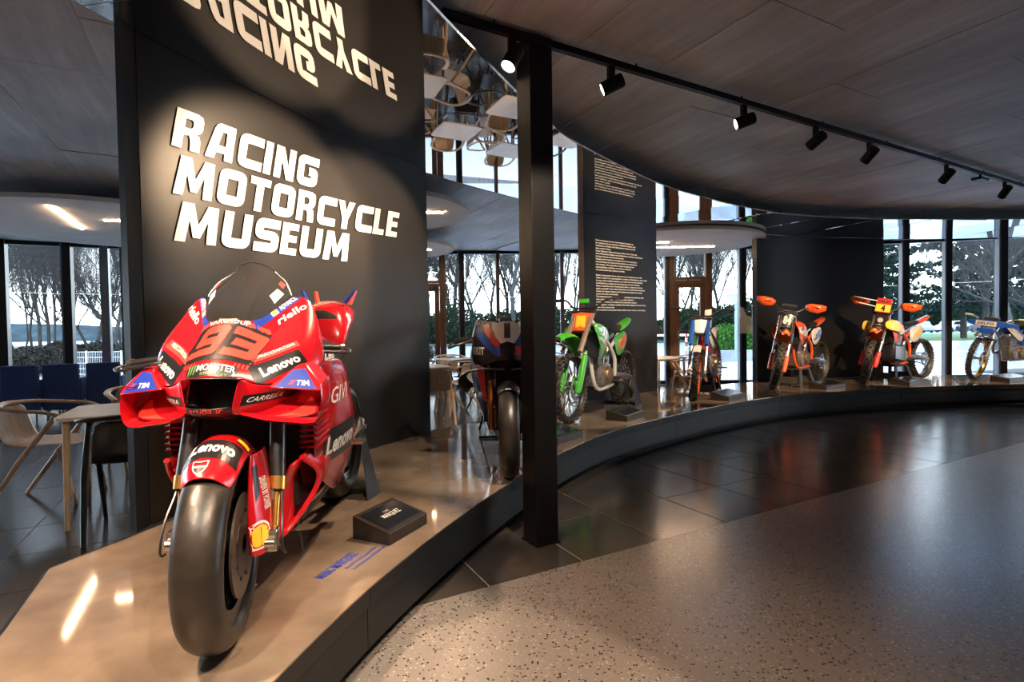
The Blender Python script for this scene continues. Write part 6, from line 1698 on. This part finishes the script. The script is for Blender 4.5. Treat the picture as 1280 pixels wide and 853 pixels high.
def make_pine(seed, H=13., R=3.4):
    rd = random.Random(seed); w = MB(); l = MB()
    w.tube([(0, 0, -.1), (.1, 0, H * .5), (0, .1, H)], [.22, .15, .03], 7)
    for i in range(46):
        z = H * (.14 + .86 * i / 46); an = i * 2.4 + rd.uniform(-.4, .4); rr = R * (1 - (z / H) ** 1.6 * .85) * rd.uniform(.55, 1.1)
        d = Vector((cos(an), sin(an), .10)); p1 = Vector((0, 0, z)) + d * rr
        w.tube([(0, 0, z), p1], [.035, .01], 4, False)
        for k in range(int(12 * rr / R * 3)):
            t = rd.uniform(.3, 1.05); c = Vector((0, 0, z)) + d * rr * t + Vector((rd.gauss(0, .20), rd.gauss(0, .20), rd.gauss(.05, .10)))
            for _ in range(8): leafq(l, c + Vector((rd.gauss(0, .17), rd.gauss(0, .17), rd.gauss(0, .08))), rd.uniform(.08, .17), rd)
    r = thing('pine_tree', '', 'tree'); part_fast(w, 'trunk', M_BARK, r); tag(part_fast(l, 'needles', M_PINE, r), kind='stuff'); return r
def make_bush(seed, m, n=2600, rx=1.2, rz=1.0, s=.05, name='bush', pname='leaves'):
    rd = random.Random(seed); l = MB(); w = MB()
    for k in range(14):
        an = rd.uniform(0, 2 * PI); w.tube([(rd.gauss(0, .1), rd.gauss(0, .1), -.1), (cos(an) * rx * .5, sin(an) * rx * .5, rz * rd.uniform(.6, 1.1))], [.02, .006], 4, False)
    for k in range(n):
        v = Vector((rd.gauss(0, 1), rd.gauss(0, 1), rd.gauss(0, 1))).normalized() * rd.uniform(.55, 1) ** .5
        bump = 1 + .2 * math.sin(v.x * 5 + seed) * math.cos(v.y * 4)
        leafq(l, Vector((v.x * rx * bump, v.y * rx * bump, rz * .55 + v.z * rz * .6 * bump)), s * rd.uniform(.6, 1.3), rd)
    r = thing(name, '', 'bush'); part_fast(w, 'stems', M_TWIG, r); tag(part_fast(l, pname, m, r), kind='stuff'); return r
def scatter(proto, items, label, group):
    first = True
    for x, y, s, a in items:
        o = proto if first and 'placed' not in used.setdefault(id(proto), {}) else copy_tree(proto)
        used[id(proto)]['placed'] = 1; first = False
        o.location = (x, y, -.05); o.scale = (s, s, s); o.rotation_euler = (0, 0, a); o['label'] = label; o['group'] = group
T1 = make_tree(1, H=10, spread=.55); T2 = make_tree(2, H=11, ivy=True, r0=.12, spread=.42); T3 = make_tree(3, H=9, lean=.25, spread=.65); T4 = make_tree(14, H=12, r0=.10, spread=.38)
rnd = random.Random(21)
lab_l = 'bare winter tree in the wood outside the far left windows'; lab_m = 'bare winter tree in the wood seen between the panels'; lab_i = 'ivy wrapped bare tree in the wood seen between the panels'
def ang_pos(px, Y): return ((px - 640) / 666 * Y, Y)
L1 = []; 
for px, Y in ((-40, 15), (22, 17.5), (60, 20), (98, 16), (140, 18.5), (-10, 23), (75, 26), (120, 24), (165, 22), (40, 31), (150, 30), (200, 20), (-25, 19), (8, 25), (48, 18.5), (85, 22), (112, 29), (155, 25), (30, 28), (128, 34), (68, 36), (178, 27), (-60, 26)):
    x, y = ang_pos(px, Y); x *= 1.35; y *= 1.35; L1.append((x, y, rnd.uniform(.6, 1.0), rnd.uniform(0, 6)))
scatter(T4, L1[0::3], lab_l, 'bare trees outside the far left windows'); scatter(T3, L1[1::3], lab_l, 'bare trees outside the far left windows'); scatter(T1, L1[2::3], lab_l, 'bare trees outside the far left windows')
Mx = []
for k in range(46):
    px = 500 + (k * 61) % 480 + rnd.uniform(-8, 8); Y = 44 + (k * 7) % 26 + rnd.uniform(-1, 1); x, y = ang_pos(px, Y); Mx.append((x, y, rnd.uniform(1.1, 1.8), rnd.uniform(0, 6)))
scatter(T4, Mx[0::4], lab_m, 'bare trees seen between the panels'); scatter(T2, Mx[1::4], lab_i, 'ivy wrapped trees between the panels'); scatter(T1, Mx[2::4], lab_m, 'bare trees seen between the panels'); scatter(T4, Mx[3::4], lab_m, 'bare trees seen between the panels')
# bare trees right of the last mullion
scatter(T3, [(*ang_pos(1275, 19), .8, 1.), (*ang_pos(1235, 26), .8, 4.), (*ang_pos(1310, 24), .9, 2.)], 'bare tree outside the rightmost windows', 'bare trees outside the rightmost windows')
PI1 = make_pine(1); PI2 = make_pine(2, H=11, R=3.8)
scatter(PI1, [(*ang_pos(1232, 33), .95, 0.), (*ang_pos(1205, 42), 1., 2.), (*ang_pos(1262, 46), 1.1, 3.), (*ang_pos(1300, 38), 1.1, 3.)], 'dark pine tree across the car park, right of the fourth mullion', 'pines across the car park at right')
scatter(PI2, [(*ang_pos(1095, 30), .95, 0.), (*ang_pos(1104, 44), .80, 2.), (*ang_pos(1060, 36), 1., 4.)], 'dark pine tree just right of the plain black panel', 'pines right of the plain black panel')
B1 = make_bush(1, M_BUSH); B2 = make_bush(2, M_BRUSH, n=2600, s=.075, name='undergrowth_shrub', pname='twigs'); B3 = make_bush(3, M_IVY, n=3000, rx=1.9, rz=2.6, s=.11, name='evergreen_shrub')
scatter(B1, [(*ang_pos(905, 21), 1.1, 0), (*ang_pos(925, 21.5), 1.1, 2.), (*ang_pos(943, 22), 1., 4.)], 'bright green clipped bush behind the lamp post', 'green bushes behind the lamp post')
und = []
for k in range(34):
    px = -60 + k * 8.5 if k < 30 else 460 + (k - 30) * 20
    x, y = ang_pos(px, 17.5 + (k * 5) % 9); und.append((x, y, rnd.uniform(.45, .85), rnd.uniform(0, 6)))
scatter(B2, und, 'brown bare undergrowth shrub outside the left windows', 'undergrowth outside the left windows')
ev = []
for k in range(40):
    x, y = ang_pos(495 + k * 12.2, 45 + (k * 7) % 14); ev.append((x, y, rnd.uniform(.45, 1.15), rnd.uniform(0, 6)))
scatter(B3, ev, 'dark evergreen shrub at the edge of the wood between the panels', 'evergreen shrubs between the panels')
ev = []
for k in range(16):
    x, y = ang_pos(1090 + k * 14, 74 + (k * 7) % 12); ev.append((x, y, rnd.uniform(1.0, 1.5), rnd.uniform(0, 6)))
scatter(B3, ev, 'dark evergreen shrub beyond the lawn at right', 'evergreen shrubs beyond the lawn')
# tell the plants apart: by pane or gap they are seen through, by order and by distance
ORD = ['first', 'second', 'third', 'fourth', 'fifth', 'sixth', 'seventh', 'eighth', 'ninth', 'tenth', 'eleventh', 'twelfth', 'thirteenth', 'fourteenth', 'fifteenth', 'sixteenth', 'seventeenth', 'eighteenth', 'nineteenth', 'twentieth']
GAPS = [(-999, 5, 'left of the leftmost mullion'), (5, 87, 'seen in the leftmost wide pane'), (87, 160, 'seen in the panes beside the lettered panel'), (160, 532, 'behind the lettered panel'), (532, 652, 'seen between lettered panel and steel post'),
        (652, 735, 'seen between steel post and text panel'), (735, 820, 'behind the text panel'), (820, 944, 'seen beside the trial bike'), (944, 1103, 'behind the plain black panel'), (1103, 1184, 'seen in the panes above the rally bike'), (1184, 2000, 'seen in the panes above the speedway bike')]
bins = {}
for o in list(COL.objects):
    if o.parent is None and o.get('category') in ('tree', 'bush') and o.get('group'):
        px = 640 + 666 * o.location.x / o.location.y
        gp = next(g_ for g_ in GAPS if g_[0] <= px < g_[1])
        kind = {'bare_tree': 'bare ivy wrapped tree' if 'ivy' in o['label'] else 'bare leafless tree', 'pine_tree': 'dark pine tree', 'bush': 'bright green clipped bush', 'undergrowth_shrub': 'brown undergrowth shrub', 'evergreen_shrub': 'dark evergreen shrub'}[o.name.split('.')[0]]
        bins.setdefault((kind, gp[2]), []).append((px, o))
for (kind, where), L in bins.items():
    L.sort(key=lambda t: t[0]); L2 = sorted(L, key=lambda t: t[1].location.y)
    for i, (px, o) in enumerate(L):
        o['label'] = (kind + ' ' + where) if len(L) == 1 else '%s %s, %s from the left' % (kind, where, ORD[min(i, 19)])
# lamp post
x, y = ang_pos(920.5, 18.5); lp = thing('lamp_post', 'pale blue lamp post with a square funnel head outside', 'lamp post', (x, y, -.12))
MB().cyl((0, 0, 0), (0, 0, 2.15), .055, n=12).build('pole', mat('pale_blue_steel', (.30, .38, .46), .4, .3), lp)
MB().hexa([(-.07, -.07, 2.1), (.07, -.07, 2.1), (.07, .07, 2.1), (-.07, .07, 2.1), (-.26, -.26, 2.38), (.26, -.26, 2.38), (.26, .26, 2.38), (-.26, .26, 2.38)]).build('lamp_shade', mat('frosted_lamp', (.55, .66, .72), .2), lp, False)
MB().box((0, 0, 2.40), (.56, .56, .04)).build('cap', MATS['pale_blue_steel'], lp, False)
# low wall, barrier, fence, cars
x, y = ang_pos(918, 19.3); MB().box((0, 0, 0), (3.4, .3, .45)).build('low_wall', mat('grey_stone', (.30, .31, .32), .8, 0, .2, 3), None, False, loc=(x, y, .10))
o = bpy.data.objects['low_wall']; tag(o, 'low grey stone wall in front of the green bushes', 'wall')
x, y = ang_pos(858, 22); b = thing('barrier_post', 'red and white striped barrier post outside the timber door', 'barrier', (x, y, -.12))
for k in range(6): MB().cyl((0, 0, k * .17), (0, 0, k * .17 + .17), .05, n=10).build('band', M_RPL if k % 2 else M_WPL, b)
MB().box((-1.1, 0, .98), (2.4, .06, .09)).build('bar', M_WPL, b, False)
fp0 = P(88, 486, -.1); fp1 = P(175, 486, -.1)
fe = thing('wire_fence', 'white wire mesh fence outside the left windows', 'fence', (fp0.x, fp0.y, -.1)); D = fp1 - fp0; D.z = 0
for k in range(5): MB().cyl(D * (k / 4), D * (k / 4) + Vector((0, 0, .95)), .02, n=6).build('post', M_WPL, fe)
ww = MB()
for k in range(7): ww.tube([Vector((0, 0, .08 + k * .14)), D + Vector((0, 0, .08 + k * .14))], .006, 4, False)
for k in range(40): ww.tube([D * (k / 39) + Vector((0, 0, .05)), D * (k / 39) + Vector((0, 0, .92))], .005, 4, False)
tag(ww.build('mesh_wires', M_WPL, fe, False), kind='stuff')
def car(x, y, a, m, label):
    t = thing('parked_car', label, 'car', (x, y, -.12), a)
    pr = [(-2.1, .32), (-2.12, .72), (-1.7, .92), (-1.2, 1.0), (-.7, 1.42), (.7, 1.46), (1.5, 1.0), (2.05, .9), (2.15, .55), (2.1, .32)]
    rows = [[(px_, w * (1 if z < 1.0 else .82), z) for px_, z in pr] for w in (-.86, -.8, 0, .8, .86)]
    MB().prism(pr, -.84, .84, 'xz').build('body', m, t, True, bevel=.05)
    MB().prism([(-1.05, 1.0), (-.66, 1.36), (.62, 1.39), (1.25, 1.0)], -.85, .85, 'xz').build('windows', mat('car_glass', (.02, .025, .03), .08), t, False)
    for sx_ in (-1.35, 1.35):
        for sy_ in (-1, 1): MB().lathe([(0, -.1), (.30, -.1), (.33, -.07), (.33, .07), (.30, .1), (0, .1)], (sx_, sy_ * .8, .33), n=20).build('wheel', M_TYRE, t)
car(*ang_pos(1190, 68), .3, M_WPL, 'white parked car seen between two mullions at right'); car(*ang_pos(1150, 67), 1.2, mat('silver_blue_car', (.25, .33, .40), .3, .5), 'silver blue parked car farther off, seen past the rally bike'); car(*ang_pos(1222, 66), .1, mat('dark_car', (.03, .04, .06), .25), 'dark parked car behind the speedway bike')
